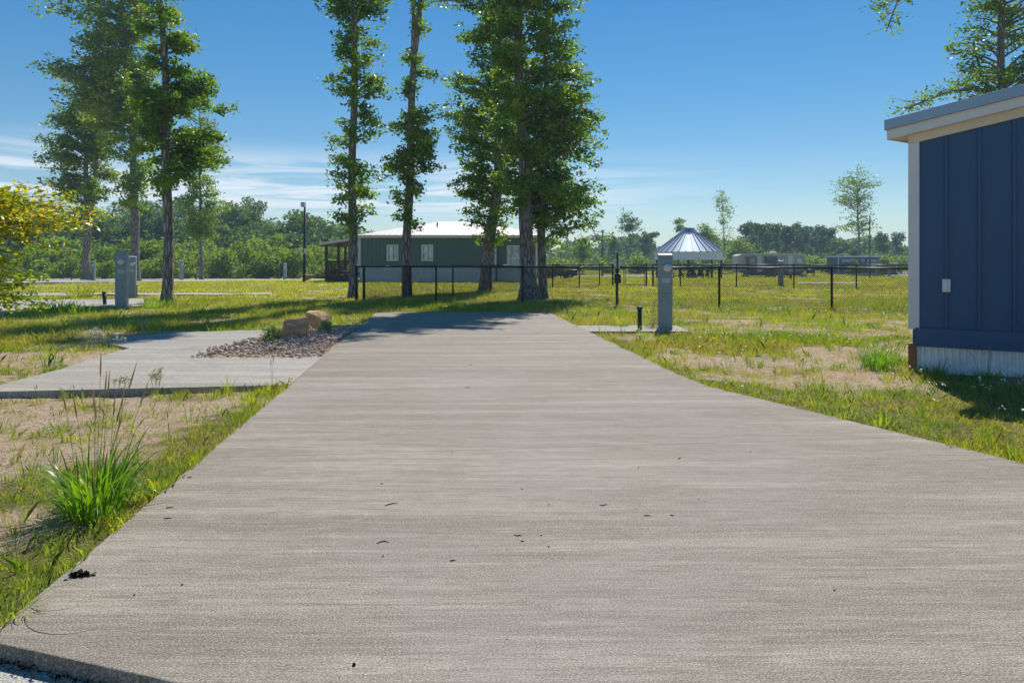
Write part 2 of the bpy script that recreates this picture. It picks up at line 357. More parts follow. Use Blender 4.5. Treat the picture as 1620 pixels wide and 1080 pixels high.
M['rvdark'] = paint('dark_trailer_panel', (0.07, 0.085, 0.10), 0.5, 0, 0.12, 1)
M['tyre'] = paint('rubber', (0.02, 0.02, 0.02), 0.8, 0, 0.1, 9)
M['truck'] = paint('dark_blue_car_paint', (0.03, 0.045, 0.08), 0.3, 0.2, 0.05, 2)
M['pole'] = paint('weathered_pole_timber', (0.36, 0.33, 0.30), 0.85, 0, 0.3, 3)

# ------------------------------------------------------------------ the ground
def cover(x, y):
    x = np.asarray(x, float); y = np.asarray(y, float)
    n = fbm(x * 0.55, y * 0.55, 5); n2 = fbm(x * 1.9 + 50, y * 1.9, 3)
    left = x < pad_left(np.minimum(y, 18.4)) + 0.6; near = smooth(15.5, 12.5, y)
    dl = pad_left(y) - x; dr = x - pad_right(y)
    base_l = 0.34 + 0.50 * smooth(0.65, 0.05, dl) + 0.18 * smooth(9.5, 12, y)
    base_r = 0.62 + 0.25 * smooth(0.6, 0.05, dr) - 0.24 * np.exp(-(((x - 4.1) / 1.6)**2 + ((y - 9.4) / 1.7)**2)) - 0.28 * np.exp(-(((x - 2.7) / .8)**2 + ((y - 10.0) / .8)**2)) + 0.12 * smooth(7.5, 6.5, y) + 0.10 * smooth(13, 18, y)
    near = np.where(left, near, smooth(25, 20, y)); b = np.where(left, base_l, base_r); b = b * near + (1 - near) * (0.78 - 0.18 * smooth(19, 22, y) * smooth(30, 24, y) * (x > -2))
    # bare strip in front of the skirting
    wx = x - 5.2; wy = y - 8.9; dd = wx * -0.515 + wy * -0.857; tt = wx * 0.857 + wy * -0.515
    b = b - 0.6 * smooth(0.5, 1.4, tt) * smooth(0.7, 0.35, dd) * smooth(0.0, 0.1, dd)
    return np.clip(b + (n - 0.5) * 1.15 + (n2 - 0.5) * 1.0, 0, 1)
def axis(dense0, dense1, step, lo, hi):
    c = list(np.arange(dense0, dense1 + 1e-6, step)); s = step; a = dense1
    while a < hi: s *= 1.13; a = min(hi, a + s); c.append(a)
    s = step; a = dense0; pre = []
    while a > lo: s *= 1.13; a = max(lo, a - s); pre.append(a)
    return np.array(pre[::-1] + c)
gx = axis(-14, 12, 0.17, -500, 500); gy = axis(1.5, 26, 0.17, -60, 700)
GX, GY = np.meshgrid(gx, gy); GZ = gz(GX, GY); nx, ny = len(gx), len(gy)
me = bpy.data.meshes.new('ground'); idx = np.arange(nx * ny).reshape(ny, nx)
quads = np.stack([idx[:-1, :-1], idx[:-1, 1:], idx[1:, 1:], idx[1:, :-1]], -1).reshape(-1, 4)
me.vertices.add(nx * ny); me.vertices.foreach_set('co', np.stack([GX, GY, GZ], -1).astype(np.float32).ravel())
me.loops.add(quads.size); me.loops.foreach_set('vertex_index', quads.ravel().astype(np.int32))
me.polygons.add(len(quads)); me.polygons.foreach_set('loop_start', (np.arange(len(quads)) * 4).astype(np.int32)); me.polygons.foreach_set('loop_total', np.full(len(quads), 4, np.int32))
me.update(calc_edges=True); me.polygons.foreach_set('use_smooth', [True] * len(quads))
at = me.attributes.new('cover', 'FLOAT', 'POINT'); at.data.foreach_set('value', cover(GX, GY).astype(np.float32).ravel())
structure(mkobj('ground', me, M['ground']))

# ------------------------------------------------------------------ concrete: driveway, patio, road, other pads
pad_poly = [(-1.95, 2.52), (-1.11, 2.264), (0.5, 1.749), (3.5, 0.789), (7.0, -0.33), (7.0, 3.95), (5.0, 4.05), (4.1, 4.3), (3.55, 4.71), (3.43, 4.97), (3.24, 5.38), (3.0, 5.88), (2.64, 6.66), (2.42, 7.13), (2.19, 7.64), (2.06, 8.35), (1.70, 11.8), (1.02, 18.4), (-3.667, 18.4)]
structure(MB().prism(pad_poly, -0.16, 0.0).build('driveway', M['concrete'], bevel=0.006))
def lpt(y, off=0.0): return (float(pad_left(y)) - off, y)
patio_poly = [(-5.78, 7.30), lpt(7.72, 0.012), lpt(9.95, 0.012), (-4.55, 9.97), (-4.58, 10.3), (-4.32, 11.5), (-4.2, 12.5), (-4.12, 13.72), (-5.2, 13.75), (-6.6, 13.4), (-7.15, 12.8), (-7.08, 11.8), (-6.15, 10.96), (-6.07, 10.08), (-5.86, 8.89)]
structure(MB().prism(patio_poly, -0.16, -0.006).build('patio', M['concrete2'], bevel=0.006))
road_poly = [(-16, 7.02), (-1.96, 2.531), (-1.11, 2.255), (7.0, -0.34), (14, -2.6), (14, -9), (-20, 3)]
structure(MB().prism([(-16, 7.02), (-1.11, 2.25), (14, -2.6), (12, -9), (-22, 2)], -0.2, -0.062).build('road', M['concrete3']))
structure(MB().prism([(1.38, 14.75), (3.55, 14.75), (3.55, 13.55), (1.52, 13.55)], -0.12, -0.004).build('pedestal_slab', M['concrete2']))
# pale expansion strip between patio and drive
HARD = []
def drape(name, near, far, mat, lift=0.02):
    mb = MB(); n = 40
    def samp(L, t):
        k = t * (len(L) - 1); i = min(int(k), len(L) - 2); f = k - i; return (L[i][0] * (1 - f) + L[i + 1][0] * f, L[i][1] * (1 - f) + L[i + 1][1] * f)
    NN = [gp(*p)[:2] for p in near]; FF = [gp(*p)[:2] for p in far]; m = 6; HARD.append(NN + FF[::-1])
    for i in range(n + 1):
        a = samp(NN, i / n); b = samp(FF, i / n)
        for j in range(m + 1):
            x = a[0] + (b[0] - a[0]) * j / m; y = a[1] + (b[1] - a[1]) * j / m; mb.v.append((x, y, gzf(x, y) + lift + 0.02))
    for i in range(n):
        for j in range(m): a = i * (m + 1) + j; mb.f.append((a, a + m + 1, a + m + 2, a + 1))
    return structure(mb.build(name, mat, smooth_=True))
drape('site_pad', [(-260, 520), (0, 502), (40, 490), (228, 486)], [(-260, 481), (0, 477), (100, 475.5), (228, 474)], M['concrete3'])
drape('footpath', [(-160, 470), (60, 469), (250, 468), (430, 467)], [(-160, 465.5), (60, 465), (250, 464.5), (430, 464)], M['concrete3'])
drape('campground_road', [(-300, 458), (0, 451.5), (190, 447), (510, 443.5)], [(-300, 444), (0, 441), (200, 438.5), (520, 437.5)], M['concrete3'])
drape('far_road', [(880, 438.5), (960, 438.5), (1060, 437.5)], [(880, 435.5), (960, 435.5), (1060, 434.5)], M['concrete3'])
drape('far_pad', [(1262, 449.5), (1310, 449.5), (1362, 449)], [(1262, 447.3), (1310, 447.2), (1362, 447)], M['concrete3'])
drape('far_drive', [(1395, 437), (1440, 437), (1520, 437)], [(1415, 432), (1440, 431.5), (1520, 431)], M['concrete3'])

# ------------------------------------------------------------------ grass (stuff)
def on_hard(x, y, m=0.0):
    in_pad = (x > pad_left(y) + m) & (x < pad_right(y) - m) & (y < 18.4 - m) & (y > front_line(x))
    road = y < front_line(x) + 0.02
    def inpoly(P):
        c = np.zeros(x.shape, bool); j = len(P) - 1
        for i in range(len(P)):
            xi, yi = P[i]; xj, yj = P[j]
            with np.errstate(divide='ignore', invalid='ignore'): t = ((yi > y) != (yj > y)) & (x < (xj - xi) * (y - yi) / (yj - yi + 1e-12) + xi)
            c ^= t; j = i
        return c
    sl = (x > 1.4) & (x < 3.5) & (y > 13.6) & (y < 14.7)
    seam = (y > 7.78) & (y < 14.9) & (np.abs(x - pad_left(y)) < .06)
    h = in_pad | road | seam | inpoly(patio_poly) | sl | inpoly(BED)
    for P in HARD: h = h | inpoly(P)
    return h
BED = [lpt(9.97, -0.0), lpt(14.9, 0), (-4.0, 14.4), (-4.2, 12.5), (-4.32, 11.5), (-4.58, 10.3), (-4.55, 9.95)]
def in_bldg(x, y):
    wx = x - 5.2; wy = y - 8.9; return (wx * 0.857 + wy * -0.515 > -0.02) & (wx * 0.515 + wy * 0.857 > -0.03) & (wy < 9)
def grass_band(y0, y1, dens, h0, h1, w, per, seg, sl_, tint_rng, xm=1.0, xr=None):
    rng = tint_rng; X1 = 0.80 * y1 + xm; area = 2 * X1 * (y1 - y0); n = int(area * dens / per)
    ty = rng.uniform(y0, y1, n); tx = rng.uniform(-X1, X1, n)
    k = (np.abs(tx) < 0.80 * ty + xm); tx = tx[k]; ty = ty[k]
    c = cover(tx, ty); patch = smooth(0.22, 0.80, c + rng.uniform(-.12, .12, len(c))); k = (rng.random(len(c)) < patch * (0.35 + 0.65 * fbm(tx * 2.7, ty * 2.7, 2) * 1.6) + 0.10) & ~in_bldg(tx, ty)
    tx, ty = tx[k], ty[k]; m = len(tx); hs_ = rng.uniform(0.55, 1.3, m) * (0.6 + 0.8 * vnoise(tx * 1.1 + 9, ty * 1.1))
    tx = np.repeat(tx, per); ty = np.repeat(ty, per); hs_ = np.repeat(hs_, per); N = len(tx)
    r = rng.normal(size=(N, 2)) * sl_; x = tx + r[:, 0]; y = ty + r[:, 1]
    k = ~on_hard(x, y, 0.03); x, y, hs_, r = x[k], y[k], hs_[k], r[k]; N = len(x)
    z = np.maximum(gz(x, y) - 0.01, np.where(on_hard(x, y), -0.004, -9)); H = rng.uniform(h0, h1, N) * hs_
    lean = unit(r + rng.normal(size=(N, 2)) * sl_) * rng.uniform(0.15, 0.9, (N, 1)) * H[:, None]
    a = rng.uniform(0, math.pi, N); s = np.stack([np.cos(a), np.sin(a), np.zeros(N)], 1) * (w * rng.uniform(0.6, 1.3, N))[:, None] * 0.5
    B = np.stack([x, y, z], 1); Tp = B + np.stack([lean[:, 0], lean[:, 1], H], 1); Mi = B + np.stack([lean[:, 0] * 0.3, lean[:, 1] * 0.3, H * 0.6], 1)
    if seg == 1: return np.stack([B - s, B + s, Tp], 1)
    return np.stack([B - s, B + s, Mi + s * 0.8, Tp, Mi - s * 0.8], 1)
rg = np.random.default_rng(11)
V = grass_band(2.3, 7.0, 3600, 0.018, 0.085, 0.0038, 12, 2, 0.022, rg)
npmesh('short_grass', V.reshape(-1, 3), 5, M['grass']); o = bpy.data.objects['short_grass']; tag(o, 'short green grass tufts growing out of the sandy soil beside the driveway', 'grass', None, 'stuff')
V = grass_band(7.0, 13.0, 2300, 0.02, 0.11, 0.0055, 12, 2, 0.035, rg)
o = npmesh('lawn_grass', V.reshape(-1, 3), 5, M['grass']); tag(o, 'patchy lawn grass around the patio and beside the blue building', 'grass', None, 'stuff')
V = grass_band(13.0, 25.0, 700, 0.04, 0.15, 0.012, 10, 1, 0.06, rg)
o = npmesh('meadow_grass', V.reshape(-1, 3), 3, M['grass']); tag(o, 'lush green grass between the driveway end and the black fence', 'grass', None, 'stuff')
V = grass_band(25.0, 62.0, 120, 0.04, 0.13, 0.03, 8, 1, 0.16, rg)
o = npmesh('field_grass', V.reshape(-1, 3), 3, M['grassfar']); tag(o, 'sunlit yellow green field grass beyond the chain link fence', 'grass', None, 'stuff')
V = grass_band(62.0, 150.0, 16, 0.08, 0.22, 0.11, 6, 1, 0.4, rg)
o = npmesh('far_meadow', V.reshape(-1, 3), 3, M['grassfar']); tag(o, 'distant green meadow in front of the far tree line', 'grass', None, 'stuff')
def wild_band(y0, y1, dens, h0, h1, w, per, sl_):
    X1 = .8 * y1 + 1; n = int(2 * X1 * (y1 - y0) * dens); ty = rg.uniform(y0, y1, n); tx = rg.uniform(-X1, X1, n)
    k = (np.abs(tx) < .8 * ty + 1) & ~in_bldg(tx, ty) & ~on_hard(tx, ty, -.03) & (rg.random(n) < .25 + 1.1 * smooth(.35, .65, fbm(tx * .8 + 20, ty * .8, 3))); tx, ty = tx[k], ty[k]
    hh = np.repeat(rg.uniform(.4, 1.25, len(tx)), per); tx = np.repeat(tx, per); ty = np.repeat(ty, per); N = len(tx); r = rg.normal(size=(N, 2)) * sl_; x = tx + r[:, 0]; y = ty + r[:, 1]
    H = rg.uniform(h0, h1, N) * hh; lean = unit(r + rg.normal(size=(N, 2)) * sl_ * .5) * rg.uniform(.1, .75, (N, 1)) * H[:, None]; a = rg.uniform(0, math.pi, N)
    s = np.stack([np.cos(a), np.sin(a), np.zeros(N)], 1) * (w * rg.uniform(.6, 1.3, N))[:, None] * .5; B = np.stack([x, y, gz(x, y) - .01], 1)
    Tp = B + np.stack([lean[:, 0], lean[:, 1], H], 1); Mi = B + np.stack([lean[:, 0] * .25, lean[:, 1] * .25, H * .6], 1); return np.stack([B - s, B + s, Mi + s * .85, Tp, Mi - s * .85], 1)
V = np.concatenate([wild_band(2.6, 9, 3.2, .06, .19, .0055, 16, .022), wild_band(9, 24, 2.6, .07, .24, .009, 16, .03)]); m_ = rg.random(len(V)) < .5
o = npmesh('weedy_tufts', V[m_].reshape(-1, 3), 5, M['grasstall']); tag(o, 'scattered darker weedy tufts standing above the lawn and bare sand', 'weeds', None, 'stuff')
o = npmesh('weedy_sprigs', V[~m_].reshape(-1, 3), 5, M['grass']); tag(o, 'scattered bright green sprigs standing above the lawn and bare sand', 'weeds', None, 'stuff')
# dry thatch lying on the soil
def thatch(y0, y1, dens, L, w, name, label):
    X1 = 0.8 * y1 + 1; n = int(2 * X1 * (y1 - y0) * dens); y = rg.uniform(y0, y1, n); x = rg.uniform(-X1, X1, n)
    k = (np.abs(x) < 0.8 * y + 1) & ~on_hard(x, y) & ~in_bldg(x, y) & (rg.random(n) < 0.25 + 0.75 * fbm(x * 1.3 + 7, y * 1.3, 3)); x, y = x[k], y[k]; N = len(x)
    a = rg.uniform(0, 2 * math.pi, N); l = L * rg.uniform(0.4, 1.4, N); B = np.stack([x, y, gz(x, y) + 0.004], 1); d = np.stack([np.cos(a) * l, np.sin(a) * l, rg.uniform(0, 0.25, N) * l], 1)
    s = np.stack([-np.sin(a), np.cos(a), np.zeros(N)], 1) * w; o = npmesh(name, np.stack([B - s, B + s, B + d], 1).reshape(-1, 3), 3, M['straw']); tag(o, label, 'dry grass', None, 'stuff')
thatch(2.3, 8, 800, 0.07, 0.0022, 'dry_grass', 'dry straw litter scattered over bare sand near the camera')
thatch(8, 20, 260, 0.11, 0.005, 'straw_litter', 'dry straw litter scattered over the sand by the patio and building')
# tiny white wildflowers
n = 2600; y = rg.uniform(4.6, 22, n); x = rg.uniform(1.2, 15, n); k = ~on_hard(x, y) & ~in_bldg(x, y) & (fbm(x * .6 + 3, y * .6, 3) > 0.47) & (x < 0.8 * y + 1); x, y = x[k], y[k]
Z = gz(x, y) + rg.uniform(0.06, 0.2, len(x)); o = npmesh('wildflowers', leaf_quads(np.repeat(np.stack([x, y, Z], 1), 3, 0) + rg.normal(size=(3 * len(x), 3)) * 0.012, 0.024, 0.9, 1.0), 4, M['petal']); tag(o, 'tiny white wildflowers dotted through the grass right of the driveway', 'flowers', None, 'stuff')

# ------------------------------------------------------------------ grass clumps, weeds
def clump(name, loc, label, cat, nbl, Lr, wr, spread, matk='grasstall', stalks=0, stalkh=(0.5, 0.7), seed=1, extra=None, seedmat='straw', group=None, droop=1.0):
    rnd = random.Random(seed); x, y = loc; root = thing(name, (x, y, gzf(x, y) - 0.01), 0, label, cat, group); mb = MB()
    def blade(bx, by, a, L, w, bend, seg=8, tilt=0.15):
        p = Vector((bx, by, 0)); d0 = Vector((math.cos(a), math.sin(a), 0)); ang = tilt; pts = [p.copy()]; ws = [w * 0.6]
        for i in range(seg):
            ang += bend / seg * (0.4 + 1.4 * i / seg); p = p + (Vector((0, 0, 1)) * math.cos(ang) + d0 * math.sin(ang)) * L / seg; pts.append(p.copy()); t = (i + 1) / seg; ws.append(w * (1 - t**2.2) + 0.0006)
        tw = rnd.uniform(-0.5, 0.5); side = Vector((-math.sin(a + tw), math.cos(a + tw), 0)); mb.ribbon(pts, ws, side)
    for i in range(nbl):
        a = rnd.uniform(0, 2 * math.pi); r = spread * math.sqrt(rnd.random()); a2 = a + rnd.uniform(-.5, .5)
        blade(r * math.cos(a), r * math.sin(a), a2, rnd.uniform(*Lr), rnd.uniform(*wr), (rnd.uniform(0.2, 1.9) if rnd.random() < .7 else rnd.uniform(1.4, 2.9)) * droop, 8, rnd.uniform(0.02, 0.35))
    if extra:
        for e in extra: blade(*e)
    mb.build('blades', M[matk], root, True)
    if stalks:
        for i in range(stalks):
            st = MB(); hd = MB()
            a = rnd.uniform(0, 2 * math.pi); r = spread * 0.6 * rnd.random(); h = rnd.uniform(*stalkh); ln = rnd.uniform(0.02, 0.28)
            pts = [(r * math.cos(a) + ln * h * (t**1.5) * math.cos(a), r * math.sin(a) + ln * h * (t**1.5) * math.sin(a), h * t) for t in (0, .25, .5, .75, 1)]
            st.tube(pts, [0.0022, 0.002, 0.0018, 0.0014, 0.001], 4); P0 = Vector(pts[3]) .lerp(Vector(pts[4]), 0.45); P1 = Vector(pts[4])
            hd.tube([P0, P0.lerp(P1, .3), P0.lerp(P1, .7), P1 + (P1 - P0) * .4], [0.002, 0.0046, 0.0042, 0.001], 6)
            so = st.build('stalk', M[matk], root, True); hd.build('seed_head', M[seedmat], so, True)
    return root
clump('grass_clump', gp(152, 812)[:2], 'tall dark green grass clump with seed stalks left of the driveway', 'grass clump', 210, (0.14, 0.56), (0.008, 0.018), 0.17, stalks=13, stalkh=(0.45, 0.88), seed=3)
clump('grass_clump', gp(150, 806)[:2], 'dry bent straw blades at the foot of the tall stalked clump', 'grass clump', 46, (0.12, 0.42), (0.004, 0.008), 0.15, 'straw', seed=70, droop=1.7)
clump('grass_clump', gp(215, 790)[:2], 'low bright tuft right beside the tall stalked clump by the drive edge', 'grass clump', 60, (0.08, 0.22), (0.004, 0.008), 0.09, 'grass', seed=4)
clump('grass_clump', (-1.985, 2.72), 'grass tuft at lower left corner with one long leaf arching over the concrete', 'grass clump', 46, (0.08, 0.20), (0.004, 0.007), 0.05, 'grass', seed=5, extra=[(0.02, 0.0, -0.20, 0.56, 0.007, 2.3, 18, 0.45), (0.0, 0.03, 0.1, 0.34, 0.006, 2.5, 12, 0.5)])
clump('grass_clump', gp(362, 622)[:2], 'spiky green tuft overlapping the patio front edge', 'grass clump', 30, (0.12, 0.34), (0.004, 0.009), 0.05, 'grass', seed=6, droop=.8)
clump('grass_clump', gp(400, 640)[:2], 'broad tuft where the patio meets the driveway', 'grass clump', 60, (0.08, 0.26), (0.005, 0.010), 0.13, 'grass', seed=7)
clump('grass_clump', gp(430, 618)[:2], 'leafy tuft at the inner corner of patio and driveway', 'grass clump', 40, (0.05, 0.2), (0.005, 0.011), 0.10, 'grass', stalks=2, stalkh=(.3, .4), seed=8)
clump('grass_clump', gp(350, 655)[:2], 'single upright sprout in the sand in front of the patio', 'grass clump', 12, (0.1, 0.24), (0.005, 0.009), 0.03, 'grass', seed=9)
clump('grass_clump', gp(1388, 583)[:2], 'dense knee high grass clump left of the blue building corner', 'grass clump', 240, (0.2, 0.46), (0.006, 0.010), 0.20, 'grasstall', seed=10, droop=.6)
clump('grass_clump', gp(1478, 598)[:2], 'shaded dark tuft against the corrugated skirting near its corner', 'grass clump', 90, (0.12, 0.34), (0.005, 0.009), 0.14, 'grasstall', seed=12)
clump('grass_clump', gp(1560, 600)[:2], 'thin shaded tuft with seed stalks against the skirting', 'grass clump', 50, (0.1, 0.25), (0.004, 0.007), 0.12, 'grasstall', stalks=6, stalkh=(.3, .45), seed=13)
clump('grass_clump', gp(1330, 660)[:2], 'row of arching blades at the driveway right edge', 'grass clump', 70, (0.08, 0.2), (0.005, 0.009), 0.16, 'grass', seed=14)
clump('grass_clump', gp(1395, 672)[:2], 'bright splayed tuft at the driveway edge in front of the building shadow', 'grass clump', 80, (0.1, 0.22), (0.005, 0.009), 0.15, 'grass', seed=15)
clump('grass_clump', gp(1250, 634)[:2], 'small tuft at the bend of the driveway edge', 'grass clump', 40, (0.08, 0.18), (0.005, 0.008), 0.08, 'grass', seed=16)
clump('grass_clump', gp(1115, 592)[:2], 'green tuft beside the straight right edge of the driveway', 'grass clump', 50, (0.08, 0.2), (0.005, 0.008), 0.15, 'grass', seed=19)
clump('grass_clump', gp(982, 518)[:2], 'light green tuft left of the black pipe by the grey pedestal', 'grass clump', 80, (0.15, 0.42), (0.008, 0.014), 0.14, 'grass', seed=17)
clump('grass_clump', gp(1030, 522)[:2], 'dry pinkish seed grass between black pipe and grey pedestal', 'grass clump', 50, (0.2, 0.5), (0.006, 0.012), 0.12, 'straw', stalks=14, stalkh=(.35, .6), seed=18)
clump('grass_clump', gp(718, 492)[:2], 'bright tuft at the far end of the driveway under the fence', 'grass clump', 60, (0.2, 0.5), (0.012, 0.02), 0.12, 'grass', seed=20)
clump('grass_clump', gp(125, 495)[:2], 'dark green leafy clump left of the blue grey pedestal', 'grass clump', 120, (0.2, 0.5), (0.015, 0.03), 0.55, 'grasstall', seed=21)
clump('grass_clump', gp(90, 492)[:2], 'wide dark clump bordering the left site pad', 'grass clump', 120, (0.2, 0.5), (0.015, 0.03), 0.6, 'grasstall', seed=22)
clump('grass_clump', gp(248, 486)[:2], 'dark clump at the foot of the lone oak trunk', 'grass clump', 120, (0.2, 0.45), (0.015, 0.03), 0.5, 'grasstall', seed=23)
clump('grass_clump', gp(128, 471)[:2], 'bushy clump standing between the two left paths', 'grass clump', 130, (0.3, 0.7), (0.02, 0.04), 0.4, 'grass', seed=24)
clump('grass_clump', gp(630, 484)[:2], 'leafy clump under the leaning oak by the fence', 'grass clump', 120, (0.2, 0.55), (0.012, 0.025), 0.5, 'grass', seed=25)
for i, (px, py, lb) in enumerate(((60, 640, 'sparse sprig in the sand at the left picture edge'), (90, 690, 'sparse sprig left of the tall grass clump'), (300, 665, 'small sprig in bare sand midway between patio and drive'), (40, 760, 'low sprig in the lower left sand'), (270, 700, 'small sprig close to the driveway left edge'), (130, 640, 'thin sprig below the patio front edge'))):
    clump('grass_sprig', gp(px, py)[:2], lb, 'grass clump', 26, (0.06, 0.2), (0.003, 0.006), 0.07, 'grass', seed=40 + i, stalks=2, stalkh=(.12, .25))
# wispy branching weeds
def weed(px, py, h, label, seed, flowers=True, nb=10):
    rnd = random.Random(seed); x, y, z = gp(px, py); root = thing('wispy_weed', (x, y, z), 0, label, 'weed'); mb = MB(); tips = []
    def br(p, a, ln, r, dep):
        d = Vector((math.cos(a) * 0.35, math.sin(a) * 0.35, 1)).normalized(); q = p + d * ln; mb.tube([p, q], [r, r * 0.7], 4)
        if dep == 0: tips.append(q); return
        for _ in range(3): br(p.lerp(q, rnd.uniform(.5, 1)), rnd.uniform(0, 6.28), ln * rnd.uniform(.45, .7), r * .7, dep - 1)
    for i in range(nb // 2): br(Vector((rnd.uniform(-.05, .05), rnd.uniform(-.05, .05), 0)), rnd.uniform(0, 6.28), h * .45, 0.0022, 2)
    mb.build('stems', M['straw' if not flowers else 'shrubleaf'], root)
    C = np.array([tuple(t) for t in tips]); C = np.repeat(C, 3, 0) + np.random.default_rng(seed).normal(size=(3 * len(C), 3)) * 0.012
    npmesh('flowers' if flowers else 'leaves', leaf_quads(C, 0.018, .8, .5), 4, M['petal' if flowers else 'shrubleaf'], root)
weed(246, 622, 0.34, 'wispy branching weed in front of the patio edge', 1, False, 10)
weed(190, 625, 0.26, 'low wispy weed at patio edge behind the tall grass clump', 2, False, 8)
weed(150, 552, 0.42, 'white flowering weed beside the far left patio corner', 3, True, 16)
weed(190, 548, 0.2, 'small weed sprouting at the patio notch', 4, True, 8)

# ------------------------------------------------------------------ trees
LEAFK = 1.0
def tree(name, label, cat, px, py, axisp, prof, tr, leaf, nleaf, mat='oak', bark='bark', seed=1, group=None, clus=0.26, flare=1.5, limbs=(), fork=None, top_pts=None, dense=1.0, ygiven=None):
    rnd = random.Random(seed); rng = np.random.default_rng(seed)
    nleaf = int(nleaf * LEAFK); tr *= 0.92
    if ygiven: Y = ygiven; X = px2w(px, Y); Z = gzf(X, Y)
    else: X, Y, Z = gp(px, py)
    root = thing(name, (X, Y, Z - 0.03), 0, label, cat, group)
    ax = [(px2w(a, Y) - X, pz(b, Y) - Z) for a, b in axisp]; ax = [(0.0, 0.0)] + ax
    az = [a[1] for a in ax]; axx = [a[0] for a in ax]; H = az[-1]
    ph = rnd.uniform(0, 6)
    def axp(h): return Vector((float(np.interp(h, az, axx)) + 0.05 * math.sin(h * 0.9 + ph), 0.12 * math.sin(h * 0.45 + ph) * min(1, h / 3), h))
    tb = MB(); n = 22; hs = [H * (i / n)**1.15 for i in range(n + 1)]; hs = sorted(set(hs + [0.15, 0.4, 0.8]))
    rad = [tr * (1 - 0.82 * (h / H)**1.15) * (1 + (flare - 1) * math.exp(-h / 0.35)) for h in hs]
    tb.tube([axp(h) for h in hs], rad, 12, True, 0.05)
    if fork:
        fh, fx, fy, fr = fork; p0 = axp(fh); pts = [p0 + Vector((fx * t + 0.15 * math.sin(t * 4), fy * t, (H - fh) * 0.9 * t)) for t in (0, .1, .25, .45, .7, 1)]
        tb.tube(pts, [fr, fr * .95, fr * .85, fr * .6, fr * .4, fr * .12], 9, True, 0.05)
    # crown
    P = [(pz(a, Y) - Z, (px2w(b, Y) - X), (px2w(c, Y) - X)) for a, b, c in prof]; P.sort()
    ph_ = [p[0] for p in P]; pl = [p[1] for p in P]; pr = [p[2] for p in P]
    z0, z1 = ph_[0], ph_[-1]; hh = np.linspace(z0, z1, 200); w = np.interp(hh, ph_, pr) - np.interp(hh, ph_, pl); cdf = np.cumsum(w ** 1.3); cdf /= cdf[-1]
    area = w.mean() * (z1 - z0); nb = int(max(14, area * 4.6 / (clus / 0.30)**1.2 * dense)); C = []; bb = MB()
    for i in range(nb):
        h = float(np.interp(rnd.random(), cdf, hh)); phi = rnd.uniform(0, 2 * math.pi); a = axp(h)
        L = max(0.2, a.x - np.interp(h, ph_, pl)); Rr = max(0.2, np.interp(h, ph_, pr) - a.x); av = 0.5 * (L + Rr)
        cs, sn = math.cos(phi), math.sin(phi); r = abs(cs) * (Rr if cs > 0 else L) + (1 - abs(cs)) * av
        u = rnd.random()**0.42; r = r * (0.25 + 0.75 * u); tip = a + Vector((cs * r, sn * r, rnd.uniform(-.12, .06) * r))
        st = axp(max(0.3, h - r * rnd.uniform(0.15, 0.6))); mid = st.lerp(tip, 0.5) + Vector((0, 0, 0.10 * r))
        if r > 0.5 and rnd.random() < 0.7: bb.tube([st, mid, tip], [min(tr * .22, 0.02 + 0.022 * r), 0.012 + 0.01 * r, 0.006], 5, False)
        if rnd.random() < .28: tip = tip + (tip - a) * rnd.uniform(.05, .34) + Vector((0, 0, -rnd.uniform(.05, .3) * r))
        k = max(2, int(r / (clus * 0.9)) + 1)
        for j in range(k):
            t = 0.35 + 0.65 * (j + rnd.random()) / k; c = st.lerp(mid, t * 2) if t < .5 else mid.lerp(tip, t * 2 - 1); C.append((*c, clus * rnd.uniform(0.55, 1.15)))
        if r > 0.9:
            for _ in range(int(2 * r)):
                c = st.lerp(tip, rnd.uniform(.4, 1)) + Vector((rnd.gauss(0, .3 * clus * 3), rnd.gauss(0, .3 * clus * 3), rnd.gauss(0, .5 * clus))); C.append((*c, clus * rnd.uniform(.5, .9)))
    for lb in limbs:  # explicit limb: list of (px,py,dy) from trunk outward, bare limb radius, clump spread
        pts = [Vector((px2w(a, Y) - X, dy, pz(b, Y) - Z)) for a, b, dy in lb[0]]; r0 = lb[1]
        tb.tube(pts, [r0 * (1 - .85 * i / (len(pts) - 1)) for i in range(len(pts))], 7, True, 0.04)
        seg = len(pts) - 1
        for q in range(int(lb[2])):
            t = rnd.uniform(lb[3], 1) * seg; i = min(int(t), seg - 1); c = pts[i].lerp(pts[i + 1], t - i)
            off = Vector((rnd.gauss(0, 1), rnd.gauss(0, 1), rnd.gauss(0, .7))) * lb[4]; bb.tube([c, c + off], [0.012, 0.004], 4, False); C.append((*(c + off), clus * rnd.uniform(.6, 1.1)))
    C = np.array(C); wgt = C[:, 3]**2; ci = rng.choice(len(C), nleaf, p=wgt / wgt.sum()); g = rng.normal(size=(nleaf, 3)) * [0.62, 0.62, 0.42]
    nn = np.linalg.norm(g, axis=1, keepdims=True); g = g / np.maximum(nn, 1e-6) * np.minimum(nn, 1.5)
    pos = C[ci, :3] + g * C[ci, 3:4]
    tb.build('trunk', M[bark], root, True); bb.build('branches', M[bark], root) if bb.v else None
    npmesh('crown', leaf_quads(pos, leaf, 0.58, 0.55, rng), 4, M[mat], root)
    return root
OAKS = 'tall narrow oaks left standing behind the driveway'
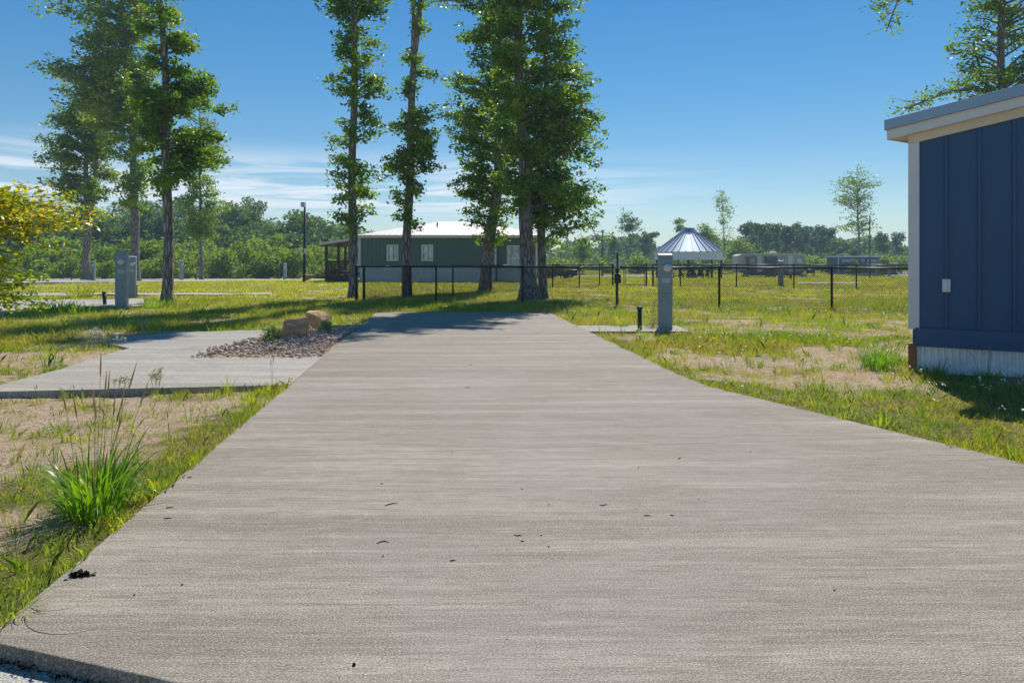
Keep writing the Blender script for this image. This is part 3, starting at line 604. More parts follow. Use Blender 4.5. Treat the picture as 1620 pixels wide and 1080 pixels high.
tree('oak_tree', 'lone tall oak nearest on the left, in front of the two big far oaks', 'tree', 264, 478, [(262, 300), (262, 120), (255, 0), (250, -260)],
     [(-260, 235, 265), (-150, 215, 290), (0, 215, 296), (20, 200, 292), (40, 222, 302), (65, 215, 308), (90, 228, 306), (118, 218, 322), (135, 220, 366), (150, 225, 340), (172, 215, 330), (190, 220, 346), (220, 225, 350), (240, 215, 332), (262, 230, 322), (285, 238, 318), (300, 243, 300), (322, 248, 285)],
     0.19, 0.125, 26000, seed=31, group=OAKS, flare=1.35)
tree('oak_tree', 'slim oak at the fence corner, left of the two fence oaks', 'tree', 557, 471, [(557, 380), (559, 200), (563, 0), (566, -300)],
     [(-300, 545, 590), (-160, 520, 615), (-50, 505, 625), (0, 510, 628), (22, 525, 636), (45, 538, 625), (65, 527, 606), (90, 536, 608), (112, 515, 618), (128, 488, 620), (142, 520, 618), (158, 540, 588), (175, 534, 596), (195, 532, 618), (212, 536, 598), (230, 510, 596), (250, 518, 600), (264, 516, 630), (280, 526, 598), (305, 514, 596), (330, 518, 606), (350, 522, 592), (366, 538, 576)],
     0.20, 0.13, 21000, seed=32, group=OAKS, flare=1.2)
tree('oak_tree', 'leaning oak with bare forked upper trunk behind the fence corner', 'tree', 645, 471, [(645, 400), (648, 250), (655, 100), (663, 0), (674, -300)],
     [(-300, 640, 710), (-150, 625, 715), (-60, 640, 700), (-20, 650, 680), (30, 640, 672), (48, 628, 670), (62, 648, 670), (84, 630, 666), (100, 612, 692), (118, 640, 694), (138, 634, 692), (150, 640, 690), (175, 630, 698), (195, 618, 700), (215, 608, 700), (232, 602, 702), (255, 606, 688), (280, 608, 684), (296, 606, 696), (320, 618, 694), (342, 622, 690), (356, 634, 660)],
     0.205, 0.13, 17500, seed=33, group=OAKS, flare=1.25, fork=(8.6, -0.35, 0.2, 0.10))
tree('oak_tree', 'oak farther back between the leaning oak and the thickest oak, limb reaching upper left', 'tree', 768, 460, [(773, 400), (780, 350), (788, 260), (786, 150), (786, 80), (792, -150)],
     [(-140, 780, 810), (-60, 745, 830), (0, 735, 830), (30, 735, 830), (60, 732, 835), (95, 735, 835), (118, 708, 830), (140, 696, 830), (165, 693, 830), (190, 694, 826), (212, 712, 820), (240, 713, 820), (262, 718, 820), (280, 700, 820), (300, 716, 815), (325, 722, 815), (350, 736, 812), (366, 726, 806), (385, 742, 804), (402, 757, 792)],
     0.30, 0.15, 27000, seed=34, group=OAKS, flare=1.5, limbs=[([(783, 110, 0), (780, 60, .2), (768, 20, .4), (758, -20, .6), (745, -60, .7)], 0.13, 26, .2, .5), ([(775, 20, 0), (740, 5, -.3), (700, 8, -.6), (684, 12, -.7)], 0.06, 22, .3, .28)])
tree('oak_tree', 'thickest oak with flared base standing behind the fence at the driveway end', 'tree', 838, 474, [(836, 400), (831, 340), (826, 200), (822, 80), (818, 0), (812, -310)],
     [(-290, 815, 850), (-190, 808, 872), (-90, 770, 925), (0, 765, 930), (20, 775, 922), (45, 780, 934), (60, 778, 926), (86, 775, 940), (105, 770, 936), (120, 775, 934), (140, 770, 944), (165, 772, 950), (180, 772, 960), (192, 775, 940), (210, 772, 938), (225, 774, 960), (236, 778, 935), (255, 780, 912), (275, 785, 922), (295, 790, 950), (310, 795, 960), (330, 800, 925), (346, 812, 905)],
     0.30, 0.135, 40000, seed=35, group=OAKS, flare=2.0, dense=.9)
tree('oak_tree', 'dark second oak close against the right side of the thickest oak', 'tree', 857, 472, [(858, 400), (858, 330), (862, 200), (866, 60), (870, -120)],
     [(-120, 855, 890), (-40, 835, 925), (60, 835, 925), (160, 830, 935), (250, 830, 930), (285, 830, 955), (305, 835, 976), (320, 836, 965), (338, 845, 925), (350, 850, 940), (372, 850, 945), (388, 858, 900)],
     0.185, 0.135, 15000, seed=36, group=OAKS, flare=1.4, limbs=[([(862, 300, 0), (900, 320, -.3), (930, 350, -.5), (945, 385, -.5)], 0.05, 22, .4, .3)])
BIG = 'large far oaks beside the campground road'
tree('oak_tree', 'big far oak with a forked double trunk, leftmost of the far oaks', 'tree', 137, 443, [(137, 340), (134, 250), (135, 165), (138, 130)],
     [(140, 120, 150), (165, 105, 168), (182, 86, 182), (200, 78, 186), (225, 72, 184), (250, 78, 180), (272, 72, 176), (292, 88, 172), (312, 100, 176), (335, 112, 165)],
     0.33, 0.22, 21000, 'oaklight', seed=37, group=BIG, clus=.38, flare=1.6, fork=(1.6, 1.3, 0, 0.22))
tree('oak_tree', 'tallest far oak on the left, its crown reaching past the top behind the lone oak', 'tree', 216, 445, [(213, 330), (208, 200), (200, 80), (192, 0), (185, -90)],
     [(-90, 165, 215), (-30, 120, 240), (0, 98, 250), (22, 97, 248), (40, 130, 245), (58, 148, 245), (78, 123, 240), (98, 98, 240), (118, 85, 240), (138, 76, 240), (152, 95, 238), (175, 128, 238), (205, 150, 240), (240, 155, 240), (270, 160, 238), (300, 172, 240), (328, 188, 235)],
     0.34, 0.22, 34000, 'oaklight', seed=38, group=BIG, clus=.38, flare=1.3)
tree('oak_tree', 'slender young far oak on its mulch circle right of the lone oak', 'tree', 318, 442, [(317, 300), (315, 200), (314, 165)],
     [(165, 308, 322), (190, 296, 340), (220, 288, 350), (250, 294, 346), (280, 284, 344), (300, 292, 352), (322, 278, 360), (345, 292, 346), (374, 302, 338)],
     0.17, 0.2, 10000, 'oaklight', seed=39, group=BIG, clus=.42, flare=1.4)
tree('young_tree', 'slender round crowned tree standing alone in the right field', 'tree', 1358, 434, [(1358, 380), (1357, 320), (1356, 262)],
     [(258, 1345, 1362), (275, 1330, 1384), (290, 1315, 1395), (304, 1312, 1392), (318, 1316, 1386), (330, 1326, 1378), (344, 1336, 1376), (356, 1318, 1392), (368, 1344, 1372)],
     0.20, 0.30, 3600, 'oaklight', 'barkpale', seed=41, clus=.55, dense=.8, flare=1.1)
tree('young_tree', 'spindly sparse tree with tilted top right of the metal gazebo', 'tree', 1140, 432, [(1146, 385), (1144, 340), (1140, 300)],
     [(297, 1134, 1144), (306, 1118, 1150), (322, 1124, 1160), (345, 1134, 1162), (366, 1140, 1165), (386, 1142, 1158)],
     0.13, 0.30, 1100, 'oaklight', 'barkpale', seed=42, clus=.5, dense=.8, flare=1.1)
tree('young_tree', 'umbrella topped tree rising above the far wood left of the gazebo', 'tree', 996, 430, [(996, 380), (994, 340)],
     [(336, 985, 1000), (345, 977, 1012), (356, 975, 1016), (368, 984, 1006), (384, 988, 1002)], 0.18, 0.4, 1300, 'woodleaf', seed=43, clus=.8, dense=1, flare=1.1)
tree('young_tree', 'small tree top showing above the gazebo roof peak', 'tree', 1082, 430, [(1081, 380), (1076, 344)],
     [(344, 1070, 1081), (354, 1067, 1086), (366, 1070, 1086), (390, 1076, 1094)], 0.13, 0.4, 900, 'oaklight', seed=44, clus=.7, flare=1.1)
tree('leafy_tree', 'leafy green tree behind the right slope of the gazebo roof', 'tree', 1118, 431, [(1118, 400), (1116, 360)],
     [(356, 1108, 1126), (368, 1104, 1136), (384, 1100, 1142), (405, 1100, 1142), (425, 1106, 1136)], 0.2, 0.4, 3600, 'bushleaf', seed=45, clus=.9, flare=1.1)
tree('leafy_tree', 'low broad green tree behind the left end of the camper trailer', 'tree', 1166, 430, [(1166, 405), (1166, 382)],
     [(380, 1152, 1178), (390, 1146, 1190), (402, 1148, 1190), (415, 1152, 1186)], 0.2, 0.4, 3600, 'bushleaf', seed=46, clus=.9, flare=1.1)
tree('leafy_tree', 'light green tree seen under the twin oaks drooping branch', 'tree', 921, 434, [(921, 405), (921, 378)],
     [(376, 912, 930), (388, 904, 938), (402, 906, 938), (418, 914, 930)], 0.16, 0.3, 2600, 'bushleaf', seed=47, clus=.7, flare=1.1)
tree('leafy_tree', 'upright bright green young tree left of the blue building beside the navy cabin', 'tree', 1397, 437, [(1398, 415), (1399, 400)],
     [(399, 1396, 1402), (408, 1392, 1405), (418, 1387, 1407), (432, 1388, 1406)], 0.1, 0.25, 2200, 'bushleaf', seed=48, clus=.4, flare=1.1)
tree('leafy_tree', 'small green sapling in front of the navy cabin', 'tree', 1351, 436, [(1351, 420), (1351, 405)],
     [(404, 1347, 1355), (412, 1344, 1358), (424, 1342, 1366), (432, 1344, 1364)], 0.07, 0.25, 1400, 'bushleaf', seed=49, clus=.35, flare=1.1)
tree('leafy_tree', 'small rust tinted tree right of the black lamp pole', 'tree', 465, 440, [(465, 428), (465, 416)],
     [(415, 459, 471), (422, 454, 476), (430, 456, 475), (436, 460, 470)], 0.05, 0.16, 1300, 'autumn', seed=50, clus=.3, flare=1.1)
tree('oak_tree', 'oak rising behind the blue building roof with a bare low limb and a branch overhead', 'tree', 1584, 0, [(1583, 240), (1582, 120), (1586, 40), (1592, -60), (1596, -260)],
     [(-260, 1540, 1650), (-150, 1500, 1690), (-60, 1510, 1720), (0, 1538, 1720), (25, 1536, 1700), (40, 1508, 1690), (60, 1502, 1690), (80, 1528, 1690), (96, 1502, 1680), (115, 1490, 1690), (130, 1480, 1700), (150, 1500, 1690), (190, 1510, 1660)],
     0.24, 0.14, 15000, seed=51, group=None, flare=1.2, ygiven=28.0,
     limbs=[([(1582, 150, 0), (1530, 142, -.3), (1480, 152, -.6), (1440, 168, -.8), (1412, 180, -.9)], 0.09, 60, .25, .36),
            ([(1588, -40, 0), (1520, -60, -.6), (1450, -50, -1.2), (1410, 0, -1.5), (1385, 25, -1.6), (1368, 70, -1.6)], 0.10, 34, .60, .30), ([(1385, 20, -1.6), (1360, 32, -1.7), (1340, 34, -1.8)], 0.03, 12, .3, .18), ([(1408, 0, -1.5), (1404, 28, -1.5)], 0.02, 8, .2, .15)], dense=.75)

# near shrub at left picture edge
def myrtle():
    rnd = random.Random(5); Y = 8.2; X = -7.1; root = thing('crape_myrtle', (X, Y, gzf(X, Y)), 0, 'small tree with green to amber leaves reaching in from the left edge', 'tree'); tb = MB(); cg = []; ca = []
    for k in range(4): a = k * 1.6 + .3; tb.tube([(0.05 * math.cos(a), 0.05 * math.sin(a), -.05), (0.15 * math.cos(a), .15 * math.sin(a), .7), (.35 * math.cos(a), .35 * math.sin(a), 1.5), (.4 * math.cos(a), .5 * math.sin(a), 2.3)], [.03, .026, .02, .008], 7, True, .05)
    tips = [(160, 345), (140, 350), (125, 318), (95, 290), (112, 338), (60, 285), (30, 300), (75, 318), (100, 352), (50, 345), (40, 378), (30, 408), (18, 432), (38, 455), (36, 478), (12, 494), (10, 350), (2, 272), (80, 300), (100, 330), (0, 400), (-30, 330), (-30, 420), (-60, 300), (-60, 380), (20, 330), (5, 460), (60, 362), (25, 362), (85, 345), (45, 312), (130, 338)]
    for i in range(34): tips.append((rnd.uniform(-320, -40), rnd.uniform(230, 460)))
    for i in range(80): tips.append((rnd.uniform(-90, 48), rnd.uniform(285, 490)))
    for i in range(22): tips.append((rnd.uniform(0, 110), rnd.uniform(285, 365)))
    for px, py in tips:
        dy = rnd.uniform(-.7, .7); t = Vector((px2w(px, Y) - X, dy, pz(py, Y)))
        s = Vector((t.x * 0.1, dy * .2, max(.7, min(t.z, 1.9) - .35 * rnd.random()))); m = s.lerp(t, .55) + Vector((0, 0, .16)); tb.tube([s, m, t], [.012, .007, .002], 5, False)
        lnth = (t - s).length; nl = int(66 * lnth) + 20
        for j in range(nl):
            u = rnd.uniform(.2, 1); c = s.lerp(m, u / .55) if u < .55 else m.lerp(t, (u - .55) / .45); c = c + Vector((rnd.gauss(0, .035), rnd.gauss(0, .05), rnd.gauss(0, .035)))
            pa = 0.6 if (px > 50 and u > .5) else (0.12 if py < 400 else 0.01); (ca if rnd.random() < pa else cg).append(tuple(c))
    tb.build('trunk', M['barkpale'], root, True)
    npmesh('crown', leaf_quads(np.array(cg), .066, .5, .7), 4, M['myrtle'], root); o = npmesh('amber_leaves', leaf_quads(np.array(ca), .055, .45, .7), 4, M['autumn'], root); o['label'] = 'yellow and orange leaf sprays at the branch ends'
myrtle()

# ------------------------------------------------------------------ far woods (stuff), pines and thicket bushes
def canopy_pts(x, y, z, h, w, n, rng, kind):
    nb = rng.integers(16, 26) if kind != 'pine' else rng.integers(12, 18); out = []
    for i in range(nb):
        if kind == 'pine': c = np.array([x + rng.normal() * w * .28, y + rng.normal() * w * .28, z + h * rng.uniform(.50, .97)]); s = np.array([w * .15, w * .15, h * .045])
        else: t = rng.uniform(.28, .92); c = np.array([x + rng.normal() * w * .26 * (1.15 - t * .6), y + rng.normal() * w * .26, z + h * t]); s = np.array([w * .13, w * .13, h * .055])
        g = rng.normal(size=(n // nb, 3)); nn = np.linalg.norm(g, axis=1, keepdims=True); g = g / nn * np.minimum(nn, 1.8); out.append(c + g * s)
    return np.concatenate(out)
rw = np.random.default_rng(21)
def wood(name, label, spots, leaf, n, mat):
    pts = []; tb = MB()
    for (x, y, h, w, k) in spots:
        z = gzf(x, y); pts.append(canopy_pts(x, y, z, h, w, n, rw, k)); tb.tube([(x, y, z - .2), (x + rw.normal() * .2, y, z + h * .9)], [h * .016, h * .005], 5, False)
    o = npmesh(name, leaf_quads(np.concatenate(pts), leaf, .8, .3, rw), 4, mat); tag(o, label, 'woods', None, 'stuff')
    t = tb.build('trunks', M['bark'], o); t['kind'] = 'stuff'
sp = []
for i in range(120):
    px = rw.uniform(-220, 575); Y = rw.uniform(105, 150); top = np.interp(px, [-220, 0, 60, 140, 280, 340, 400, 425, 450, 520, 560], [292, 295, 338, 330, 312, 332, 322, 316, 340, 348, 356]) + rw.uniform(-8, 40)
    X = px2w(px, Y); sp.append((X, Y, pz(top, Y) - gzf(X, Y), rw.uniform(4, 8), 'oak' if rw.random() < .75 else 'pine'))
wood('left_woods', 'dark mixed wood closing the field on the left', sp, .42, 1500, M['woodleaf'])
sp = []
for i in range(210):
    px = rw.uniform(560, 1640); Y = rw.uniform(170, 240); top = np.interp(px, [560, 860, 900, 960, 1010, 1040, 1150, 1165, 1300, 1310, 1440, 1640], [372, 378, 375, 372, 366, 388, 378, 372, 370, 368, 372, 370]) + rw.uniform(0, 30)
    X = px2w(px, Y); sp.append((X, Y, pz(top, Y) - gzf(X, Y), rw.uniform(6, 12), 'oak' if rw.random() < .8 else 'pine'))
wood('right_woods', 'bluish distant wood along the horizon on the right', sp, .75, 1100, M['woodleaf'])
# undergrowth skirts so no horizon gap shows between trunks
def thick(name, label, pxr, Yr, topf, n, leaf, m, spread):
    C = []
    for i in range(n): px = rw.uniform(*pxr); Y = rw.uniform(*Yr); X = px2w(px, Y); g = gzf(X, Y); h = (pz(topf + rw.uniform(0, 12), Y) - g); q = rw.normal(size=(m, 3)) * [spread, spread, h * .28] + [X, Y, g + h * .42]; C.append(q[q[:, 2] > g])
    o = npmesh(name, leaf_quads(np.concatenate(C), leaf, .8, .3, rw), 4, M['woodleaf']); tag(o, label, 'undergrowth', None, 'stuff')
thick('left_undergrowth', 'dark undergrowth at the foot of the left wood', (-240, 600), (104, 112), 380, 60, .5, 500, 3)
thick('right_undergrowth', 'hazy undergrowth at the foot of the far right wood', (540, 1660), (164, 175), 396, 90, .8, 420, 5)
def proto(name, label, cat, group, h, w, n, leaf, mat, kind, seed, bark='bark'):
    r = np.random.default_rng(seed); root = thing(name, (0, 0, 0), 0, label, cat, group); tb = MB()
    pts = canopy_pts(0, 0, 0, h, w, n, r, kind) if kind != 'bush' else None
    if kind == 'bush':
        C = []
        for i in range(9): c = np.array([r.normal() * w * .24, r.normal() * w * .2, h * r.uniform(.2, .7)]); g = unit(r.normal(size=(n // 9, 3))) * (r.uniform(.55, 1.0, (n // 9, 1))) * [w * .26, w * .24, h * .30]; C.append(c + g)
        pts = np.concatenate(C); pts = pts[pts[:, 2] > 0]
        for k in range(5): a = k * 1.3; tb.tube([(0, 0, 0), (math.cos(a) * w * .2, math.sin(a) * w * .2, h * .6)], [.05, .02], 5, False)
    else:
        tb.tube([(0, 0, -.2), (.1, 0, h * .5), (0, 0, h * .93)], [h * .013, h * .010, h * .004], 7)
        for k in range(9): a = r.uniform(0, 6.28); z = h * r.uniform(.65, .9); tb.tube([(0, 0, z), (math.cos(a) * w * .35, math.sin(a) * w * .35, z + .3)], [h * .004, .02], 4, False)
    tb.build('trunk' if kind != 'bush' else 'stems', M[bark], root, True); npmesh('crown', leaf_quads(pts, leaf, .75, .4, r), 4, mat, root); return root
LP = 'tall pine with a long bare trunk rising clear of the distant wood'
protos = [proto('pine_tree', LP, 'tree', 'tall pines along the distant wood', 14, 4.2, 1200, .55, M['pineleaf'], 'pine', s) for s in (1, 2, 3)]
spots = [(1182, 356), (1192, 354), (1206, 359), (1217, 356), (1229, 357), (1252, 357), (1262, 355), (1272, 358), (1284, 360), (1298, 362), (1244, 362), (1310, 366), (1395, 366), (1420, 370), (1030, 366), (1022, 372), (968, 374)]
for i, (px, top) in enumerate(spots):
    Y = 148 + (i * 37 % 23); top += (i * 5 % 9) - 3; X = px2w(px, Y); g = gzf(X, Y); s = (pz(top, Y) - g) / 13.6
    if i < 3: o = protos[i]; o.location = (X, Y, g); o.scale = (s, s, s); o.rotation_euler.z = i
    else: copy_thing(protos[i % 3], (X, Y, g), i * 1.7, None, s)
LB = 'rounded green bush in the thicket edging the left wood'
bp = [proto('thicket_bush', LB, 'bush', 'bushes of the thicket in front of the left wood', 3.6, 5, 2600, .26, M[('bushleaf', 'oaklight', 'bushleaf', 'woodleaf', 'bushleaf')[s - 5]], 'bush', s) for s in (5, 6, 7, 8, 9)]
k = 0
for row, (Yb, top) in enumerate(((80, 405), (88, 392), (97, 384))):
    for j in range(19):
        px = -60 + j * 33 + rw.uniform(-10, 10) + row * 12; Y = Yb + rw.uniform(-3, 3); X = px2w(px, Y)
        if px > 560: continue
        g = gzf(X, Y); s = (pz(top + rw.uniform(-20, 22), Y) - g) / 3.5; o = bp[k] if k < 5 else copy_thing(bp[(k * 7 + row) % 5], (X, Y, g)); o.location = (X, Y, g); o.rotation_euler = (0, 0, k * 1.3); wd = max(.7, s * rw.uniform(.6, 1.0)); o.scale = (wd, wd, s); k += 1
bp2 = proto('field_bush', 'light green bush behind the dog park below the gap in the far wood', 'bush', 'bushes scattered in the right field', 3.0, 5, 2200, .3, M['bushleaf'], 'bush', 9)
fl = [(1018, 404, 120, 'broad light green bush left of the gazebo'), (870, 410, 70, 'bush to the right of the dark second oak trunk'), (955, 416, 120, 'low bush at the foot of the far dark pole'), (1225, 398, 118, 'bush behind the camper trailer roof'), (1250, 402, 125, 'second bush behind the right half of the camper trailer'), (1330, 408, 130, 'low bush left of the navy cabin'), (1425, 404, 120, 'bush at the right edge of the field by the building'), (905, 416, 100, 'bush between the utility pole and oak'), (1300, 404, 130, 'bush between camper trailer and navy cabin')]
for i, (px, top, Y, lb) in enumerate(fl):
    X = px2w(px, Y); g = gzf(X, Y); s = (pz(top, Y) - g) / 2.9
    if i == 0: bp2.location = (X, Y, g); bp2.scale = (s, s, s); bp2['label'] = lb
    else: copy_thing(bp2, (X, Y, g), i * 2.1, lb, s)

# ------------------------------------------------------------------ navy building at right
def navy_building():
    rot = -R(31); root = thing('blue_building', (5.2, 8.9, 0), rot, 'navy board and batten building with white corner trim and sloping roof at right', 'building')
    W = 6.0; D = 6.5; sl_ = 0.19; zt = 2.98; zb = 0.32; g = -0.1
    def top(x): return zt + sl_ * x
    def skew(mb): mb.v = [(x + (.53 * y if y > .05 else 0), y, z) for x, y, z in mb.v]; return mb
    w = MB(); w.hexa([(0.02, 0, zb), (W, 0, zb), (W, D, zb), (0.02, D, zb), (0.02, 0, top(0.02)), (W, 0, top(W)), (W, D, top(W)), (0.02, D, top(0.02))]); skew(w).build('wall', M['navy'], root)
    b = MB(); xs = [0.389, 0.735, 1.087] + [1.087 + .35 * k for k in range(1, 14)]
    for x in xs: b.hexa([(x - .016, -.032, zb + .22), (x + .016, -.032, zb + .22), (x + .016, 0.0, zb + .22), (x - .016, 0.0, zb + .22), (x - .016, -.032, top(x) - .02), (x + .016, -.032, top(x) - .02), (x + .016, 0, top(x) - .02), (x - .016, 0, top(x) - .02)])
    b.build('battens', M['navy'], root, bevel=.003)
    k = MB().quadbox(0.045, W, -.038, 0, zb - .03, zb + .21); k.build('skirt_board', M['navy'], root, bevel=.003)
    MB().hexa([(-.03, -.03, zb + .19), (.095, -.03, zb + .19), (.095, .0, zb + .19), (-.03, .09, zb + .19), (-.03, -.03, top(0) - .02), (.095, -.03, top(.095) - .02), (.095, 0, top(.095) - .02), (-.03, .09, top(0) - .02)]).build('corner_trim', M['white'], root)
    MB().hexa([(-.03, -.045, top(0) - .07), (W, -.045, top(W) - .07), (W, -.002, top(W) - .07), (-.03, -.002, top(0) - .07), (-.03, -.045, top(0) + .06), (W, -.045, top(W) + .06), (W, -.002, top(W) + .06), (-.03, -.002, top(0) + .06)]).build('frieze_board', M['cream'], root)
    o = .28; f = .13
    def rb(x0, x1, y0, y1, a, c): return MB().hexa([(x0, y0, top(x0) + a), (x1, y0, top(x1) + a), (x1, y1, top(x1) + a), (x0, y1, top(x0) + a), (x0, y0, top(x0) + c), (x1, y0, top(x1) + c), (x1, y1, top(x1) + c), (x0, y1, top(x0) + c)])
    rf = skew(rb(-o + .03, W, -f + .03, D + .2, .062, .20)).build('roof', M['cream'], root)
    fa = rb(-o + .01, W, -f, -f + .028, .05, .175).build('fascia', M['white'], root)
    skew(rb(-o + .01, -o + .03, -f + .03, D + .2, .05, .175)).build('fascia', M['white'], root)
    rb(-o, W, -f - .012, -f - .002, .155, .17).build('flashing', M['cream'], rf)
    skew(rb(-o - .02, W, -f - .03, D + .22, .176, .31)).build('roof_panel', M['drip'], root, bevel=.004)
    c = MB(); nW = int(W / .010)
    for i in range(nW + 1): x = .07 + i * .010; yy = .018 + .017 * math.sin(x / .076 * 2 * math.pi); c.v += [(x, yy, g - .1), (x, yy, zb)]
    for i in range(nW): c.f.append((2 * i, 2 * i + 2, 2 * i + 3, 2 * i + 1))
    sk = c.build('skirting', M['skirt'], root, True)
    for i in range(16): x = .105 + i * .29 + (i % 3) * .05; MB().lathe([(.006, 0), (.006, .004), (.002, .006)], 8).build('screw', M['steeldull'], sk).matrix_basis = Matrix.Translation((x, .0, zb - .07)) @ Matrix.Rotation(R(90), 4, 'X')
    MB().quadbox(-.03, .07, -.01, .09, g - .2, zb + .0).build('corner_post', M['cedar'], root)
    ob = MB().quadbox(.345, .435, -.055, -.0, 1.0, 1.165).build('outlet_box', M['white'], root, bevel=.008)
    MB().quadbox(.358, .405, -.062, -.0555, 1.02, 1.145).build('cover', M['glasspale'], ob, bevel=.004)
    for zz in (1.05, 1.11): MB().quadbox(.366, .398, -.066, -.0625, zz - .017, zz + .017).build('socket', M['white'], ob, bevel=.003)
navy_building()

# ------------------------------------------------------------------ sage house with porch
def window(root, x, z0, z1, w, y, cross=False, glassm='glass', mid=True):
    f = MB(); t = .09
    f.quadbox(x - w / 2, x + w / 2, y - .05, y, z0, z0 + t).quadbox(x - w / 2, x + w / 2, y - .05, y, z1 - t, z1).quadbox(x - w / 2, x - w / 2 + t, y - .05, y, z0 + t, z1 - t).quadbox(x + w / 2 - t, x + w / 2, y - .05, y, z0 + t, z1 - t)
    if mid: f.quadbox(x - w / 2 + t, x + w / 2 - t, y - .04, y, (z0 + z1) / 2 - .03, (z0 + z1) / 2 + .03)
    if cross: f.quadbox(x - .05, x + .05, y - .045, y, z0 + t, z1 - t)
    o = f.build('window', M['white'], root); MB().quadbox(x - w / 2 + t - .01, x + w / 2 - t + .01, y - .02, y - .008, z0 + t - .01, z1 - t + .01).build('pane', M[glassm], o)
def sage_house():
    Y = 47.0; X0 = px2w(568, Y); g = gzf(X0, Y); root = thing('sage_house', (X0, Y, g), 0, 'grey green house with white metal hip roof and timber porch behind the oaks', 'house')
    W = px2w(785, Y) - X0; W2 = px2w(850, Y + .4) - X0; D = 9; zs = 1.07; ze = 3.12
    MB().quadbox(0, W, 0, D, zs, ze).quadbox(W + .003, W2, .4, D, zs, ze).build('wall', M['sage'], root)
    r = MB(); x = .25
    while x < W2: yy = 0 if x < W - .03 else .4; r.quadbox(x, x + .045, yy - .035, yy - .001, zs + .0, ze - .05); x += .30
    r.build('siding_ribs', M['sage'], root)
    s = MB(); 
    for (xa, xb, yy, ztop) in ((0.03, W, .05, zs), (W + .01, W2 - .02, .43, zs)):
        b = len(s.v); n = int((xb - xa) / .05)
        for i in range(n + 1): xx = xa + (xb - xa) * i / n; d = yy + .03 * (i % 2); s.v += [(xx, d, -.1), (xx, d, ztop)]
        for i in range(n): s.f.append((b + 2 * i, b + 2 * i + 2, b + 2 * i + 3, b + 2 * i + 1))
    s.quadbox(.03, W2 - .02, .5, D - .1, -.1, zs - .01); s.build('skirting', M['skirt'], root)
    for xx, yy in ((-.02, -.05), (W - .12, -.05), (W2 - .12, .35)): MB().quadbox(xx, xx + .14, yy, yy + .048, zs - .05, ze - .02).build('corner_trim', M['white'], root)
    MB().quadbox(-.06, -.022, -.05, .5, zs - .05, ze - .02).build('corner_trim', M['white'], root)
    MB().quadbox(-.25, W2 + .4, -.32, -.28, ze - .08, ze + .12).build('fascia', M['cream'], root)
    rf = MB(); e0 = (-.3, -.35, ze + .08); e1 = (W2 + .5, -.35, ze + .08); e2 = (W2 + .5, D + .35, ze + .08); e3 = (-.3, D + .35, ze + .08); r0 = (5.0, D / 2, ze + 1.3); r1 = (W2 - 4.2, D / 2, ze + 1.3)
    rf.v += [e0, e1, e2, e3, r0, r1, (-.3, -.35, ze), (W2 + .5, -.35, ze), (W2 + .5, D + .35, ze), (-.3, D + .35, ze)]
    rf.f += [(0, 1, 5, 4), (1, 2, 5), (2, 3, 4, 5), (3, 0, 4), (0, 6, 7, 1), (1, 7, 8, 2), (2, 8, 9, 3), (3, 9, 6, 0), (9, 8, 7, 6)]
    ro = rf.build('roof', M['sageroof'], root)
    q = MB(); x = 0.0
    while x < W2 + .2:
        # rib from eave up the camera-facing slope
        tmax = 1.0 if 5.0 <= x <= W2 - 4.2 else ((x + .3) / 5.3 if x < 5 else (W2 + .5 - x) / 4.7); tmax = max(.05, min(1, tmax)); y1 = -.35 + (D / 2 + .35) * tmax; z1_ = ze + .08 + 1.22 * tmax
        q.hexa([(x, -.37, ze + .082), (x + .06, -.37, ze + .082), (x + .06, y1, z1_), (x, y1, z1_), (x, -.37, ze + .13), (x + .06, -.37, ze + .13), (x + .06, y1, z1_ + .045), (x, y1, z1_ + .045)]); x += .42
    q.build('seams', M['sageroof'], ro)
    MB().tube([(5.1, 2.6, ze + .7), (5.1, 2.6, ze + 1.15)], .05, 8).build('vent_pipe', M['black'], ro)
    for px in (621, 676): xw = px2w(px, Y) - X0; window(root, xw, pz(413, Y) - g, pz(387, Y) - g, .82, -.003, False, 'glasspale')
    xw = px2w(815, Y + .4) - X0; window(root, xw, pz(430, Y) - g, pz(388, Y) - g, 1.15, .397, True, 'glasspale')
    MB().quadbox(W - .05, W + .05, -.2, -.1, -.1, zs).build('corner_post', M['darkwood'], root)
    # porch on the left side
    pd = root; xl = px2w(510, Y) - X0; MB().quadbox(xl, -.06, .4, 6, .55, .68).build('porch_floor', M['darkwood'], pd)
    pr = MB().hexa([(xl - .25, .1, 2.55), (-.07, .1, 2.95), (-.07, 6.3, 2.95), (xl - .25, 6.3, 2.55), (xl - .25, .1, 2.72), (-.07, .1, 3.1), (-.07, 6.3, 3.1), (xl - .25, 6.3, 2.72)]); po = pr.build('porch_roof', M['white'], pd)
    MB().hexa([(xl - .2, .15, 2.50), (-.08, .15, 2.88), (-.08, 6.2, 2.88), (xl - .2, 6.2, 2.50), (xl - .2, .15, 2.545), (-.08, .15, 2.93), (-.08, 6.2, 2.93), (xl - .2, 6.2, 2.545)]).build('soffit', M['cedar'], po)
    for (xx, yy) in ((xl + .15, .45), (xl + .15, 5.9), (-.75, .45), (-.75, 5.9), (xl + 1.0, .45)): MB().quadbox(xx - .08, xx + .08, yy - .08, yy + .08, -.1, 2.62).build('porch_post', M['darkwood'], pd)
    rl = MB(); rl.quadbox(xl + .15, -.6, .42, .48, 1.42, 1.5).quadbox(xl + .15, -.6, .42, .48, .78, .84); x = xl + .3
    while x < -.6: rl.quadbox(x, x + .05, .43, .47, .84, 1.42); x += .21
    rl.quadbox(xl + .12, xl + .18, .5, 5.9, 1.42, 1.5); y = .7
    while y < 5.8: rl.quadbox(xl + .13, xl + .17, y, y + .05, .7, 1.42); y += .25
    rl.build('railing', M['darkwood'], pd)
